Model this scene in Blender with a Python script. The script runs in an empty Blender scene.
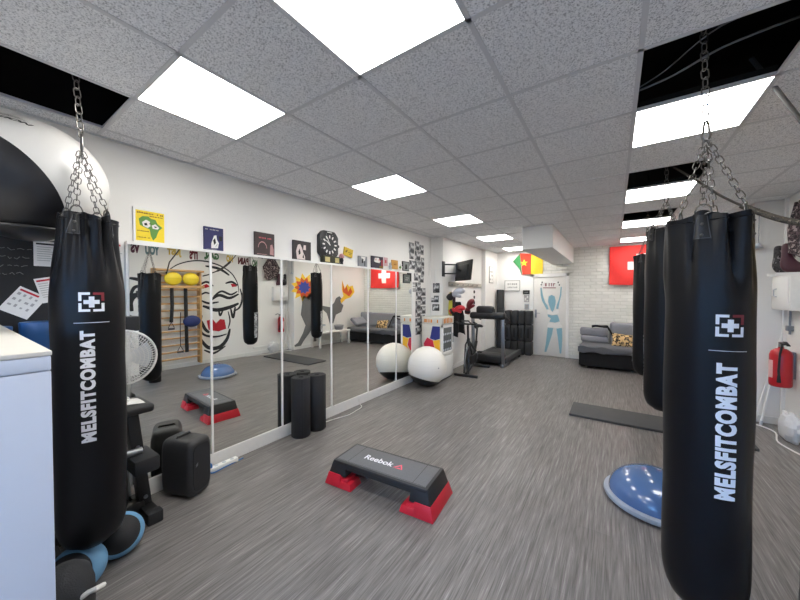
import bpy, bmesh, math, random
from mathutils import Vector, Matrix
random.seed(7)
PI = math.pi
C = bpy.context.scene.collection

# ------------------------------------------------------------------ camera numbers
F = 314.0; HC = 1.58
YAW = math.radians(34.3); PITCH = math.radians(-1.07)
CEIL = 2.715; XM = -3.005; XL = -3.065; XR = 1.68; XF = 1.42; YB = 8.76; YF = -2.2
fwd = Vector((-math.sin(YAW)*math.cos(PITCH), math.cos(YAW)*math.cos(PITCH), math.sin(PITCH)))
rgt = Vector((math.cos(YAW), math.sin(YAW), 0)); upv = rgt.cross(fwd)
def _ray(u, v): return fwd + rgt*((u-400)/F) + upv*((300-v)/F)
def on_x(u, v, x): d = _ray(u, v); return Vector((0, 0, HC)) + d*(x/d.x)
def on_y(u, v, y): d = _ray(u, v); return Vector((0, 0, HC)) + d*(y/d.y)
SEAMS = [.80, 1.379, 2.108, 2.838, 3.566, 4.29, 4.79]; TURN = [.001, .005, .0070, .0075, .0075, .0075]      # panel joints and how far each panel is out of true
def wall_from_mirror(u, v, x=XR):          # where a point of the right wall, seen in the mirror, really is
    h = on_x(u, v, XM); d = _ray(u, v); k = max(i for i in range(6) if i == 0 or h.y >= SEAMS[i]); n_ = Vector((math.cos(TURN[k]), math.sin(TURN[k]), 0))
    d = d-2*d.dot(n_)*n_; p = h+d*((x-h.x)/d.x); return (p.y, p.z)

# ------------------------------------------------------------------ materials
def lin(c):
    return tuple(((x/12.92) if x <= .04045 else ((x+.055)/1.055)**2.4) for x in c)
_m = {}
def mat(name, rgb, rough=.5, metal=0., var=.06, scale=18., bump=0., bscale=120., coat=0., spec=.5, emit=0., alpha=1., trans=0.):
    if name in _m: return _m[name]
    m = bpy.data.materials.new(name); m.use_nodes = True
    nt = m.node_tree; n = nt.nodes; L = nt.links; b = n['Principled BSDF']
    col = lin([c/255. for c in rgb])
    tc = n.new('ShaderNodeTexCoord'); nz = n.new('ShaderNodeTexNoise')
    nz.inputs['Scale'].default_value = scale; nz.inputs['Detail'].default_value = 3
    L.new(tc.outputs['Object'], nz.inputs['Vector'])
    mx = n.new('ShaderNodeMix'); mx.data_type = 'RGBA'
    mx.inputs[6].default_value = tuple(c*(1-var) for c in col)+(1,)
    mx.inputs[7].default_value = tuple(min(1, c*(1+var)) for c in col)+(1,)
    L.new(nz.outputs['Fac'], mx.inputs[0]); L.new(mx.outputs[2], b.inputs['Base Color'])
    b.inputs['Roughness'].default_value = rough; b.inputs['Metallic'].default_value = metal
    b.inputs['Coat Weight'].default_value = coat; b.inputs['Specular IOR Level'].default_value = spec
    if trans: b.inputs['Transmission Weight'].default_value = trans
    if bump:
        n2 = n.new('ShaderNodeTexNoise'); n2.inputs['Scale'].default_value = bscale; n2.inputs['Detail'].default_value = 2
        L.new(tc.outputs['Object'], n2.inputs['Vector'])
        bp = n.new('ShaderNodeBump'); bp.inputs['Strength'].default_value = bump; bp.inputs['Distance'].default_value = .01
        L.new(n2.outputs['Fac'], bp.inputs['Height']); L.new(bp.outputs['Normal'], b.inputs['Normal'])
    if emit:
        b.inputs['Emission Color'].default_value = (1, .985, .95, 1); b.inputs['Emission Strength'].default_value = emit
    _m[name] = m
    return m

def nodes(name):
    m = bpy.data.materials.new(name); m.use_nodes = True; _m[name] = m
    return m, m.node_tree.nodes, m.node_tree.links, m.node_tree.nodes['Principled BSDF']

def ramp(n, stops, const=False):
    r = n.new('ShaderNodeValToRGB'); e = r.color_ramp.elements
    if const: r.color_ramp.interpolation = 'CONSTANT'
    while len(e) < len(stops): e.new(.5)
    for k, (p, c) in enumerate(stops): e[k].position = p; e[k].color = tuple(c)+(1,)
    return r

def floor_material():
    m, n, L, b = nodes('grey_wood_vinyl')
    g = n.new('ShaderNodeTexCoord')
    mp = n.new('ShaderNodeMapping'); mp.inputs['Scale'].default_value = (170, 4.5, 1); L.new(g.outputs['Object'], mp.inputs[0])
    a = n.new('ShaderNodeTexNoise'); a.inputs['Scale'].default_value = 1; a.inputs['Detail'].default_value = 6; a.inputs['Roughness'].default_value = .65
    L.new(mp.outputs[0], a.inputs['Vector'])
    mp2 = n.new('ShaderNodeMapping'); mp2.inputs['Scale'].default_value = (60, 2.2, 1); L.new(g.outputs['Object'], mp2.inputs[0])
    c = n.new('ShaderNodeTexNoise'); c.inputs['Scale'].default_value = 1; c.inputs['Detail'].default_value = 4; L.new(mp2.outputs[0], c.inputs['Vector'])
    mp3 = n.new('ShaderNodeMapping'); mp3.inputs['Rotation'].default_value = (0, 0, PI/2); L.new(g.outputs['Object'], mp3.inputs[0])
    br = n.new('ShaderNodeTexBrick'); br.inputs['Scale'].default_value = 1; br.inputs['Brick Width'].default_value = 1.22; br.inputs['Row Height'].default_value = .18
    br.inputs['Mortar Size'].default_value = .0012; br.inputs['Color1'].default_value = (.40, .40, .40, 1); br.inputs['Color2'].default_value = (.60, .60, .60, 1)
    br.inputs['Mortar'].default_value = (.25, .25, .25, 1); L.new(mp3.outputs[0], br.inputs['Vector'])
    m1 = n.new('ShaderNodeMix'); m1.data_type = 'FLOAT'; m1.inputs[0].default_value = .42
    L.new(a.outputs['Fac'], m1.inputs[2]); L.new(c.outputs['Fac'], m1.inputs[3])
    m2 = n.new('ShaderNodeMix'); m2.data_type = 'FLOAT'; m2.inputs[0].default_value = .14
    L.new(m1.outputs[0], m2.inputs[2]); L.new(br.outputs['Color'], m2.inputs[3])
    r = ramp(n, [(.34, lin((.27, .257, .25))), (.46, lin((.395, .38, .372))), (.55, lin((.475, .46, .452))), (.68, lin((.63, .615, .605)))])
    L.new(m2.outputs[0], r.inputs[0]); L.new(r.outputs[0], b.inputs['Base Color'])
    b.inputs['Roughness'].default_value = .42; b.inputs['Specular IOR Level'].default_value = .35
    bp = n.new('ShaderNodeBump'); bp.inputs['Strength'].default_value = .12; bp.inputs['Distance'].default_value = .004
    L.new(m2.outputs[0], bp.inputs['Height']); L.new(bp.outputs[0], b.inputs['Normal'])
    return m

def tile_material():
    m, n, L, b = nodes('mineral_fibre_tile')
    g = n.new('ShaderNodeTexCoord')
    a = n.new('ShaderNodeTexNoise'); a.inputs['Scale'].default_value = 170; a.inputs['Detail'].default_value = 3; L.new(g.outputs['Object'], a.inputs['Vector'])
    r = ramp(n, [(.34, lin((.66, .66, .675))), (.46, lin((.90, .90, .91))), (.60, lin((.965, .965, .97)))])
    L.new(a.outputs['Fac'], r.inputs[0]); L.new(r.outputs[0], b.inputs['Base Color'])
    b.inputs['Roughness'].default_value = .9; b.inputs['Specular IOR Level'].default_value = .1
    bp = n.new('ShaderNodeBump'); bp.inputs['Strength'].default_value = .25; bp.inputs['Distance'].default_value = .003
    L.new(a.outputs['Fac'], bp.inputs['Height']); L.new(bp.outputs[0], b.inputs['Normal'])
    return m

def brick_material():
    m, n, L, b = nodes('white_painted_brick')
    g = n.new('ShaderNodeTexCoord')
    mp = n.new('ShaderNodeMapping'); mp.inputs['Rotation'].default_value = (PI/2, 0, 0); L.new(g.outputs['Object'], mp.inputs[0])
    br = n.new('ShaderNodeTexBrick'); br.inputs['Scale'].default_value = 1; br.inputs['Brick Width'].default_value = .24; br.inputs['Row Height'].default_value = .078
    br.inputs['Mortar Size'].default_value = .011; br.inputs['Mortar Smooth'].default_value = .6
    for k, v in (('Color1', (.90, .895, .865)), ('Color2', (.87, .865, .835)), ('Mortar', (.83, .825, .79))): br.inputs[k].default_value = lin(v)+(1,)
    L.new(mp.outputs[0], br.inputs['Vector']); L.new(br.outputs['Color'], b.inputs['Base Color'])
    inv = n.new('ShaderNodeMath'); inv.operation = 'SUBTRACT'; inv.inputs[0].default_value = 1; L.new(br.outputs['Fac'], inv.inputs[1])
    bp = n.new('ShaderNodeBump'); bp.inputs['Strength'].default_value = .8; bp.inputs['Distance'].default_value = .012
    L.new(inv.outputs[0], bp.inputs['Height']); L.new(bp.outputs[0], b.inputs['Normal'])
    b.inputs['Roughness'].default_value = .6
    return m

def two_tone(name, ca, cb, direction, cut, rough=.3):
    """colour ca, with a cap of colour cb round `direction` (object space of a unit-ish ball)"""
    m, n, L, b = nodes(name)
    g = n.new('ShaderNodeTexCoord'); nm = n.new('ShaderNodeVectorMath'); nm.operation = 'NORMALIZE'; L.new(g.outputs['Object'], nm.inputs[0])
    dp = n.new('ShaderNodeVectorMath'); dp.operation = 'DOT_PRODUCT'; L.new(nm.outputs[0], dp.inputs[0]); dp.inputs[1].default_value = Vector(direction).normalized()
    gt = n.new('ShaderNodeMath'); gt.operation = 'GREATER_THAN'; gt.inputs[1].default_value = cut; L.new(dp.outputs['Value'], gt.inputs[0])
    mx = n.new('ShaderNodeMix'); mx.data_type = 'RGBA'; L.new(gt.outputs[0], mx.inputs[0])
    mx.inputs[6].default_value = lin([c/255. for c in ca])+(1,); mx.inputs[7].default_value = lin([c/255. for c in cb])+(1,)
    L.new(mx.outputs[2], b.inputs['Base Color']); b.inputs['Roughness'].default_value = rough
    return m

def spots(name, base, cols, scale, rough=.6, lo=.5):
    m, n, L, b = nodes(name)
    g = n.new('ShaderNodeTexCoord'); v = n.new('ShaderNodeTexNoise'); v.inputs['Scale'].default_value = scale; v.inputs['Detail'].default_value = 2
    L.new(g.outputs['Object'], v.inputs['Vector'])
    st = [(0, lin([c/255. for c in base]))]
    for k, c in enumerate(cols): st.append((lo+k*(.22/len(cols)), lin([x/255. for x in c])))
    r = ramp(n, st, True); L.new(v.outputs['Fac'], r.inputs[0]); L.new(r.outputs[0], b.inputs['Base Color']); b.inputs['Roughness'].default_value = rough
    return m

# ------------------------------------------------------------------ mesh builder
def fillet(pts, closed=False): return pts
class MB:
    def __init__(s): s.bm = bmesh.new(); s.mi = 0
    def _tag(s, before):
        for f in s.bm.faces:
            if f.index == -1 or f not in before: pass
    def _new(s, geom, M=None):
        vs = [g for g in geom if isinstance(g, bmesh.types.BMVert)]
        if M is not None: bmesh.ops.transform(s.bm, matrix=M, verts=vs)
        fs = set()
        for v in vs: fs.update(v.link_faces)
        for f in fs: f.material_index = s.mi
        return vs
    def box(s, a, b, bevel=0., M=None, taper=None, seg=2):
        """axis box from a to b; taper=(sx,sy) scales the top face about its centre"""
        c = [(a[i]+b[i])/2 for i in range(3)]; d = [abs(b[i]-a[i]) for i in range(3)]
        r = bmesh.ops.create_cube(s.bm, size=1)
        vs = r['verts']
        for v in vs:
            t = taper if (taper and v.co.z > 0) else (1, 1)
            v.co = Vector((c[0]+v.co.x*d[0]*t[0], c[1]+v.co.y*d[1]*t[1], c[2]+v.co.z*d[2]))
        if bevel:
            es = set()
            for v in vs: es.update(v.link_edges)
            r2 = bmesh.ops.bevel(s.bm, geom=list(es), offset=min(bevel, min(d)*.49), segments=seg, profile=.5, affect='EDGES')
            vs = list({v for f in r2['faces'] for v in f.verts} | {v for v in vs if v.is_valid})
        s._new(vs, M); return s
    def cyl(s, p, q, r, r2=None, n=20, caps=True):
        p, q = Vector(p), Vector(q); d = q-p
        M = Matrix.Translation((p+q)/2) @ d.to_track_quat('Z', 'Y').to_matrix().to_4x4()
        g = bmesh.ops.create_cone(s.bm, cap_ends=caps, cap_tris=False, segments=n, radius1=r, radius2=r if r2 is None else r2, depth=d.length)
        s._new(g['verts'], M); return s
    def ball(s, c, r, sc=(1, 1, 1), n=24, M=None):
        g = bmesh.ops.create_uvsphere(s.bm, u_segments=n, v_segments=max(6, n*2//3), radius=r)
        T = Matrix.Translation(c) @ (M or Matrix()) @ Matrix.Diagonal((*sc, 1)); s._new(g['verts'], T); return s
    def tube(s, pts, r, n=8, closed=False, cap=True):
        pts = [Vector(p) for p in pts]; N = len(pts); rings = []; up = None
        rr = r if isinstance(r, (list, tuple)) else [r]*N
        for i, p in enumerate(pts):
            t = (pts[(i+1) % N]-pts[i-1]) if closed else (pts[min(i+1, N-1)]-pts[max(i-1, 0)])
            t.normalize()
            if up is None: up = Vector((0, 0, 1)) if abs(t.z) < .9 else Vector((1, 0, 0))
            a = t.cross(up)
            if a.length < 1e-4: a = t.cross(Vector((0, 1, 0)))
            a.normalize(); up = a.cross(t).normalized()
            rings.append([s.bm.verts.new(p+(a*math.cos(2*PI*k/n)+up*math.sin(2*PI*k/n))*rr[i]) for k in range(n)])
        for i in range(N if closed else N-1):
            A, B = rings[i], rings[(i+1) % N]
            for k in range(n):
                f = s.bm.faces.new((A[k], A[(k+1) % n], B[(k+1) % n], B[k])); f.material_index = s.mi
        if cap and not closed:
            for R in (rings[0][::-1], rings[-1]):
                f = s.bm.faces.new(R); f.material_index = s.mi
        return s
    def lathe(s, prof, n=48, M=None, fun=None):
        """prof: list of (r,z); fun(r,z,theta)->r"""
        rings = []; vs = []
        for r, z in prof:
            if r < 1e-5: R = [s.bm.verts.new((0, 0, z))]
            else:
                R = []
                for k in range(n):
                    th = 2*PI*k/n; q = fun(r, z, th) if fun else r
                    R.append(s.bm.verts.new((q*math.cos(th), q*math.sin(th), z)))
            rings.append(R); vs += R
        for A, B in zip(rings, rings[1:]):
            if len(A) == 1 and len(B) == 1: continue
            for k in range(n):
                k2 = (k+1) % n
                if len(A) == 1: q = (A[0], B[k2], B[k])
                elif len(B) == 1: q = (A[k], A[k2], B[0])
                else: q = (A[k], A[k2], B[k2], B[k])
                try: s.bm.faces.new(q)
                except ValueError: pass
        s._new(vs, M); return s
    def prism(s, poly, t, M=None):
        """polygon in XY extruded along +Z by t"""
        a = [s.bm.verts.new((x, y, 0)) for x, y in poly]; b = [s.bm.verts.new((x, y, t)) for x, y in poly]
        s.bm.faces.new(a[::-1]); s.bm.faces.new(b); N = len(a)
        for i in range(N): s.bm.faces.new((a[i], a[(i+1) % N], b[(i+1) % N], b[i]))
        s._new(a+b, M); return s
    def sheet(s, fn, nu, nv, t=.0):
        """grid sheet fn(u,v)->point, given thickness t by a solid shell"""
        g = [[s.bm.verts.new(fn(i/nu, j/nv)) for j in range(nv+1)] for i in range(nu+1)]
        fs = []
        for i in range(nu):
            for j in range(nv):
                f = s.bm.faces.new((g[i][j], g[i+1][j], g[i+1][j+1], g[i][j+1])); f.material_index = s.mi; fs.append(f)
        if t:
            bmesh.ops.recalc_face_normals(s.bm, faces=fs)
            r = bmesh.ops.solidify(s.bm, geom=fs, thickness=t)
        return s
    def build(s, name, ms, parent=None, smooth=35):
        bmesh.ops.recalc_face_normals(s.bm, faces=s.bm.faces)
        me = bpy.data.meshes.new(name); s.bm.to_mesh(me); s.bm.free()
        for m in (ms if isinstance(ms, (list, tuple)) else [ms]): me.materials.append(m)
        if smooth:
            for p in me.polygons: p.use_smooth = True
            me.set_sharp_from_angle(angle=math.radians(smooth))
        o = bpy.data.objects.new(name, me); C.objects.link(o)
        if parent: o.parent = parent
        return o

def tag(o, label, cat, group=None):
    o['label'] = label; o['category'] = cat
    if group: o['group'] = group
    return o
def thing(name, label, cat, loc=(0, 0, 0), rz=0., group=None, rot=None):
    o = bpy.data.objects.new(name, None); C.objects.link(o); o.empty_display_size = .05
    o.location = loc; o.rotation_euler = rot if rot else (0, 0, rz)
    return tag(o, label, cat, group)
def struct(o): o['kind'] = 'structure'; return o
def dup(root, loc, rz=None, label=None):
    r = root.copy(); C.objects.link(r); r.location = loc
    if rz is not None: r.rotation_euler = (0, 0, rz)
    if label: r['label'] = label
    for ch in list(root.children):
        c = ch.copy(); C.objects.link(c); c.parent = r
        for g in list(ch.children):
            d = g.copy(); C.objects.link(d); d.parent = c
    return r
def textmesh(txt, size, bold=0., shear=0., depth=.0, align='CENTER', fine=0., spc=1.):
    """bmesh of flat lettering in XY"""
    cu = bpy.data.curves.new('lettering', 'FONT'); cu.body = txt; cu.size = size; cu.offset = bold; cu.shear = shear
    cu.space_character = spc; cu.align_x = align; cu.align_y = 'CENTER'; cu.extrude = depth; cu.resolution_u = 4
    o = bpy.data.objects.new('lettering', cu); C.objects.link(o)
    bpy.context.view_layer.update()
    me = bpy.data.meshes.new_from_object(o.evaluated_get(bpy.context.evaluated_depsgraph_get()))
    bpy.data.objects.remove(o); bpy.data.curves.remove(cu)
    b = MB(); b.bm.from_mesh(me); bpy.data.meshes.remove(me)
    if fine:
        bmesh.ops.triangulate(b.bm, faces=b.bm.faces)
        for _ in range(5):
            es = [e for e in b.bm.edges if e.calc_length() > fine]
            if not es: break
            bmesh.ops.subdivide_edges(b.bm, edges=es, cuts=1); bmesh.ops.triangulate(b.bm, faces=b.bm.faces)
    return b
def fit(b, w=None, h=None):
    """scale lettering so it is w wide / h high, centred on 0"""
    xs = [v.co.x for v in b.bm.verts]; ys = [v.co.y for v in b.bm.verts]
    cx, cy = (min(xs)+max(xs))/2, (min(ys)+max(ys))/2
    sx = w/(max(xs)-min(xs)) if w else None; sy = h/(max(ys)-min(ys)) if h else None
    sx = sx or sy; sy = sy or sx
    for v in b.bm.verts: v.co = Vector(((v.co.x-cx)*sx, (v.co.y-cy)*sy, v.co.z))
    return b
def xf(b, M): bmesh.ops.transform(b.bm, matrix=M, verts=b.bm.verts); return b
# frames for flat things on walls: local (x right as seen, y up, z out of wall)
def fr_left(y, z, x=XL): return Matrix(((0, 0, 1, x), (1, 0, 0, y), (0, 1, 0, z), (0, 0, 0, 1)))      # left wall, faces +X, viewer sees +Y to the right
def fr_right(y, z, x=XR): return Matrix(((0, 0, -1, x), (-1, 0, 0, y), (0, 1, 0, z), (0, 0, 0, 1)))   # right wall, faces -X
def fr_back(x, z, y=YB): return Matrix(((1, 0, 0, x), (0, 0, -1, y), (0, 1, 0, z), (0, 0, 0, 1)))     # back wall, faces -Y

# palette
WHITE = mat('white_paint', (226, 225, 222), .6, var=.02, scale=3)
WALLW = mat('wall_white', (230, 228, 224), .75, var=.015, scale=2, bump=.08, bscale=200)
GRID = mat('ceiling_grid_metal', (209, 209, 212), .6, var=.02)
DARKV = mat('plenum_dark', (16, 16, 19), .95)
BLACKV = mat('black_vinyl', (13, 14, 18), .40, var=.12, bump=.05, bscale=300, spec=.24)
BLACKP = mat('black_plastic', (25, 25, 27), .45, var=.1)
BLACKM = mat('black_powdercoat', (24, 24, 26), .4, var=.1)
BLACKR = mat('black_rubber', (28, 29, 33), .7, var=.1, bump=.1, bscale=150)
BLACKF = mat('black_fabric', (20, 20, 22), .95, var=.2, bump=.3, bscale=200)
CHROME = mat('zinc_steel', (112, 110, 107), .32, 1., var=.1)
STEEL = mat('brushed_steel', (150, 152, 156), .35, 1., var=.05)
GREYM = mat('grey_metal', (128, 131, 137), .4, .6)
DECAL = mat('decal_white', (222, 224, 230), .5)
DECALR = mat('decal_red', (120, 28, 40), .5)
RED = mat('red_plastic', (196, 30, 48), .4, var=.06)
REDP = mat('red_paint', (182, 26, 36), .3)
BLUEB = mat('bosu_blue', (74, 104, 150), .2, var=.12, scale=9, coat=.4)
GREYPL = mat('light_grey_plastic', (176, 182, 190), .45)
PAPER = mat('white_paper', (226, 224, 220), .8)
PAPERG = mat('paper_grey_print', (165, 163, 160), .8)
INK = mat('ink_black', (32, 32, 34), .7)
INKR = mat('ink_red', (188, 40, 52), .7)
BOARD = mat('blackboard', (30, 31, 34), .75, var=.25, scale=5)
CHALK = mat('chalk', (112, 112, 114), .9)
GREYF = mat('grey_fabric', (140, 140, 146), .95, var=.12, scale=40, bump=.25, bscale=260)
GREYF2 = mat('dark_grey_fabric', (92, 93, 97), .95, var=.15, scale=40, bump=.25, bscale=260)
WOOD = mat('beech_wood', (200, 158, 104), .45, var=.15, scale=12)
YEL = mat('yellow', (232, 205, 48), .5)
YELP = mat('yellow_print', (238, 210, 42), .6, var=.12, scale=25)
GREEN = mat('green_print', (92, 142, 62), .6, var=.15)
NAVY = mat('navy_blue', (38, 46, 120), .5)
ORANGE = mat('orange_print', (216, 132, 52), .6)
SKYB = mat('sticker_blue', (128, 170, 184), .6)
GOLD = mat('gold_print', (190, 150, 70), .5, var=.2)
BLUEM = mat('ball_blue', (104, 154, 192), .55, var=.08)
BLUED = mat('deep_blue_vinyl', (34, 78, 132), .4, var=.12)
SILH = mat('mural_grey', (112, 112, 112), .8)
MBLACK = mat('mural_black', (38, 39, 42), .8)
MRED = mat('mural_red', (178, 30, 44), .8)
MYEL = mat('mural_yellow', (238, 196, 60), .8)
MORA = mat('mural_orange', (208, 92, 40), .8)
MBLUE = mat('mural_blue', (62, 78, 160), .8)
SKIN = mat('photo_tone', (190, 160, 148), .6, var=.3, scale=30)
SILVER = mat('silver_leather', (188, 190, 198), .3, .3)
DRED = mat('dark_red_leather', (112, 28, 36), .4)
GLASSD = mat('dark_glass', (26, 28, 32), .12, coat=.5)
FLOORM = floor_material(); TILE = tile_material(); BRICK = brick_material()
LAMP = mat('led_diffuser', (255, 252, 246), .4, emit=13.5)
MIR, n_, L_, b_ = nodes('mirror_silver')
b_.inputs['Metallic'].default_value = 1; b_.inputs['Roughness'].default_value = .0; b_.inputs['Base Color'].default_value = (.92, .925, .88, 1)
GL, n_, L_, b_ = nodes('clear_glass')
b_.inputs['Transmission Weight'].default_value = 1; b_.inputs['Roughness'].default_value = 0; b_.inputs['IOR'].default_value = 1.05

# ================================================================== ROOM SHELL
struct(MB().box((-3.5, YF-.2, -.06), (2.1, YB+.2, 0)).build('floor', FLOORM))
GX0, GY0, GP = -2.309, 1.253, .6
lamps = [(-2.309, .653), (-2.309, 2.453), (-2.309, 4.253), (-2.309, 6.053), (-2.309, 7.853), (-1.109, .653),
         (.091, 2.453), (.091, 4.253), (.091, 6.053), (.091, 7.853), (-2.309, -1.147), (.091, -1.147)]
holes = [(-2.909, .053), (.091, 1.853), (.091, 3.653), (.091, 5.453)]
def near(a, L): return any(abs(a[0]-b[0]) < .05 and abs(a[1]-b[1]) < .05 for b in L)
tiles = MB(); grid = MB()
xs = [XL]+[GX0+GP*k for k in range(-1, 7)]+[XR]; ys = [YF]+[GY0+GP*k for k in range(-5, 13)]+[YB]
for i in range(len(xs)-1):
    for j in range(len(ys)-1):
        c = (xs[i], ys[j])
        if near(c, lamps) or near(c, holes): continue
        tiles.box((xs[i], ys[j], CEIL), (xs[i+1], ys[j+1], CEIL+.018))
for x in xs: grid.box((x-.011, YF, CEIL-.003), (x+.011, YB, CEIL+.012)) if XL < x < XR else grid.box((x-.02, YF, CEIL-.006), (x+.02, YB, CEIL+.03))
for y in ys:
    if YF < y < YB: grid.box((XL, y-.011, CEIL-.003), (XR, y+.011, CEIL+.012))
struct(tiles.build('ceiling', TILE, smooth=0)); struct(grid.build('ceiling_grid', GRID, smooth=0))
pl = MB()
pl.box((-3.5, YF-.2, 3.25), (2.1, YB+.2, 3.3))
for a, b in (((-3.5, YF-.2, 2.72), (XL-.001, YB+.2, 3.3)), ((XR+.001, YF-.2, 2.72), (2.1, YB+.2, 3.3)), ((-3.5, YF-.2, 2.72), (2.1, YF-.001, 3.3)), ((-3.5, YB+.001, 2.72), (2.1, YB+.2, 3.3))): pl.box(a, b)
struct(pl.build('ceiling_slab', DARKV, smooth=0))
w = MB(); w.box((-3.5, YF-.2, 0), (XL, YB+.2, 2.72)); struct(w.build('wall_left', WALLW, smooth=0))
struct(MB().box((XL, 5.6, 0), (-2.8, YB, CEIL-.005)).build('wall_left_pier', WALLW, smooth=0)); struct(MB().box((-2.8, 7.8, 0), (-2.7, YB, CEIL-.005)).build('wall_left_corner', WALLW, smooth=0))
w = MB(); w.box((XR, YF-.2, 0), (2.1, YB+.2, 2.72)); struct(w.build('wall_right', WALLW, smooth=0)); struct(MB().box((XF, 5.7, 0), (XR, YB, CEIL-.005)).build('wall_right_pier', WALLW, smooth=0))
b = MB(); b.box((-1.80, YB, 0), (XR, YB+.2, 2.72)); b.mi = 1; b.box((XL, YB, 0), (-1.80, YB+.2, 2.72)); struct(b.build('wall_back', [BRICK, WALLW], smooth=0))
w = MB(); wx0, wx1, wz0, wz1 = -1.9, 1.3, .75, 2.35
w.box((-3.5, YF-.2, 0), (wx0, YF, 2.72)); w.box((wx1, YF-.2, 0), (2.1, YF, 2.72)); w.box((wx0, YF-.2, 0), (wx1, YF, wz0)); w.box((wx0, YF-.2, wz1), (wx1, YF, 2.72))
struct(w.build('wall_front', WALLW, smooth=0))
wf = MB()
for a, b in (((wx0, wz0), (wx0+.06, wz1)), ((wx1-.06, wz0), (wx1, wz1)), ((wx0, wz0), (wx1, wz0+.06)), ((wx0, wz1-.06), (wx1, wz1)), ((-.33, wz0), (-.27, wz1))):
    wf.box((a[0], YF-.13, a[1]), (b[0], YF-.07, b[1]))
win = struct(wf.build('window_1', WHITE, smooth=0))
MB().box((wx0+.06, YF-.103, wz0+.06), (wx1-.06, YF-.097, wz1-.06)).build('pane', GL, win, smooth=0)
struct(MB().box((-1.3, 5.59, 2.335), (-.83, YB, CEIL-.002)).build('ceiling_beam', WHITE, smooth=0))
sk = mat('skirting_white', (216, 215, 212), .5)
struct(MB().box((XR-.014, YF, 0), (XR, 5.7, .085), .003).build('baseboard_right', sk, smooth=0))
b = MB(); b.box((XF-.014, 5.686, 0), (XF, YB, .085), .003); b.box((XF-.014, 5.686, 0), (XR, 5.7, .085), .003); struct(b.build('baseboard_pier', sk, smooth=0))
b = MB(); b.box((-.90, YB-.014, 0), (XF, YB, .085), .003); b.box((-2.7, YB-.014, 0), (-1.80, YB, .085), .003); struct(b.build('baseboard_back', sk, smooth=0))
b = MB(); b.box((-2.8, 5.6, 0), (-2.786, 7.8, .085), .003); b.box((-2.7, 7.8, 0), (-2.686, YB, .085), .003); b.box((XL, 4.85, 0), (XL+.014, 5.6, .085), .003); b.box((XL, YF, 0), (XL+.014, .78, .085), .003)
struct(b.build('baseboard_left', sk, smooth=0))
# cable duct up the pier corner and along the right wall
b = MB(); b.box((XR-.03, 5.60, .085), (XR, 5.64, CEIL-.01), .003); b.box((XR-.025, 4.6, .17), (XR, 5.60, .21), .003); struct(b.build('trim_1', WHITE, smooth=0))
b = MB(); b.box((XL, 5.50, 1.95), (XL+.02, 5.53, CEIL-.01)); b.box((XL+.02, 5.58, 2.05), (-2.8, 5.6, 2.07)); b.box((-2.97, 5.585, 1.7), (-2.95, 5.6, 2.05)); struct(b.build('trim_2', WHITE, smooth=0))
# ---- door at the back
fr = MB()
fr.box((-1.80, YB-.05, 0), (-1.735, YB, 2.10)); fr.box((-.985, YB-.05, 0), (-.92, YB, 2.10)); fr.box((-1.80, YB-.05, 2.02), (-.92, YB, 2.10))
struct(fr.build('trim_3', WHITE, smooth=0))
door = struct(MB().box((-1.735, YB-.03, .01), (-.985, YB, 2.02), .003).build('door_1', mat('door_white', (214, 211, 205), .5)))
h = MB(); h.box((-1.70, YB-.036, .97), (-1.655, YB-.03, 1.18), .003); h.cyl((-1.678, YB-.03, 1.09), (-1.678, YB-.075, 1.09), .009); h.cyl((-1.684, YB-.07, 1.09), (-1.57, YB-.07, 1.09), .009)
ho = h.build('door_handle', STEEL, door); ho['label'] = 'steel lever handle'
def flat(polys, M, t=.002):
    m_ = MB()
    for p in polys: m_.prism(p, t, M)
    return m_
def fig_pt(u, v): p = on_y(u, v, YB-.03); return (p.x, p.z)
def figz(pts):   # points read on an enlarged crop of the door
    return [fig_pt(520+a/6, 270+b/6) for a, b in pts]
DM = Matrix(((1, 0, 0, 0), (0, 0, -1, YB-.031), (0, 1, 0, 0), (0, 0, 0, 1)))
hair = [(172, 158), (190, 149), (208, 158), (215, 185), (212, 210), (205, 235), (195, 252), (185, 240), (176, 215), (168, 190)]
arml = [(122, 108), (130, 106), (140, 160), (152, 195), (165, 212), (172, 235), (160, 238), (148, 215), (132, 185), (124, 150)]
armr = [(244, 100), (251, 102), (248, 150), (238, 190), (230, 235), (216, 232), (222, 205), (232, 180), (240, 145)]
waist = [(165, 265), (190, 272), (225, 268), (232, 285), (238, 308), (210, 316), (176, 310), (186, 290), (168, 280)]
legl = [(166, 345), (200, 348), (190, 395), (172, 450), (158, 492), (146, 490), (154, 445), (160, 395)]
legr = [(218, 350), (252, 348), (254, 400), (252, 455), (248, 502), (238, 500), (232, 450), (226, 400)]
top = [(165, 236), (188, 246), (196, 256), (206, 246), (232, 236), (232, 260), (200, 268), (166, 262)]
shorts = [(170, 316), (205, 320), (240, 312), (256, 344), (222, 352), (206, 346), (162, 344)]
fo = flat([figz(p) for p in (hair, arml, armr, waist, legl, legr)], DM).build('painted_figure', SKYB, door, smooth=0); fo['label'] = 'pale blue drawing of a woman with raised arms'
flat([figz(p) for p in (top, shorts)], DM).build('painted_clothes', PAPER, door, smooth=0)
card = [[(126, 72), (240, 70), (242, 104), (124, 106)]]
cd = flat([figz(p) for p in card], DM, .003).build('painted_banner', PAPER, door, smooth=0); cd['label'] = 'white banner held up by the drawn woman'
def star(cx, cy, r): return [(cx+r*(1 if k % 2 == 0 else .42)*math.sin(PI*k/5), cy-r*(1 if k % 2 == 0 else .42)*math.cos(PI*k/5)) for k in range(10)]
flat([figz(star(*s_)) for s_ in ((133, 74, 7), (128, 88, 7), (229, 74, 7), (236, 90, 7))], DM, .005).build('painted_star', INK, door, smooth=0)
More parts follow.
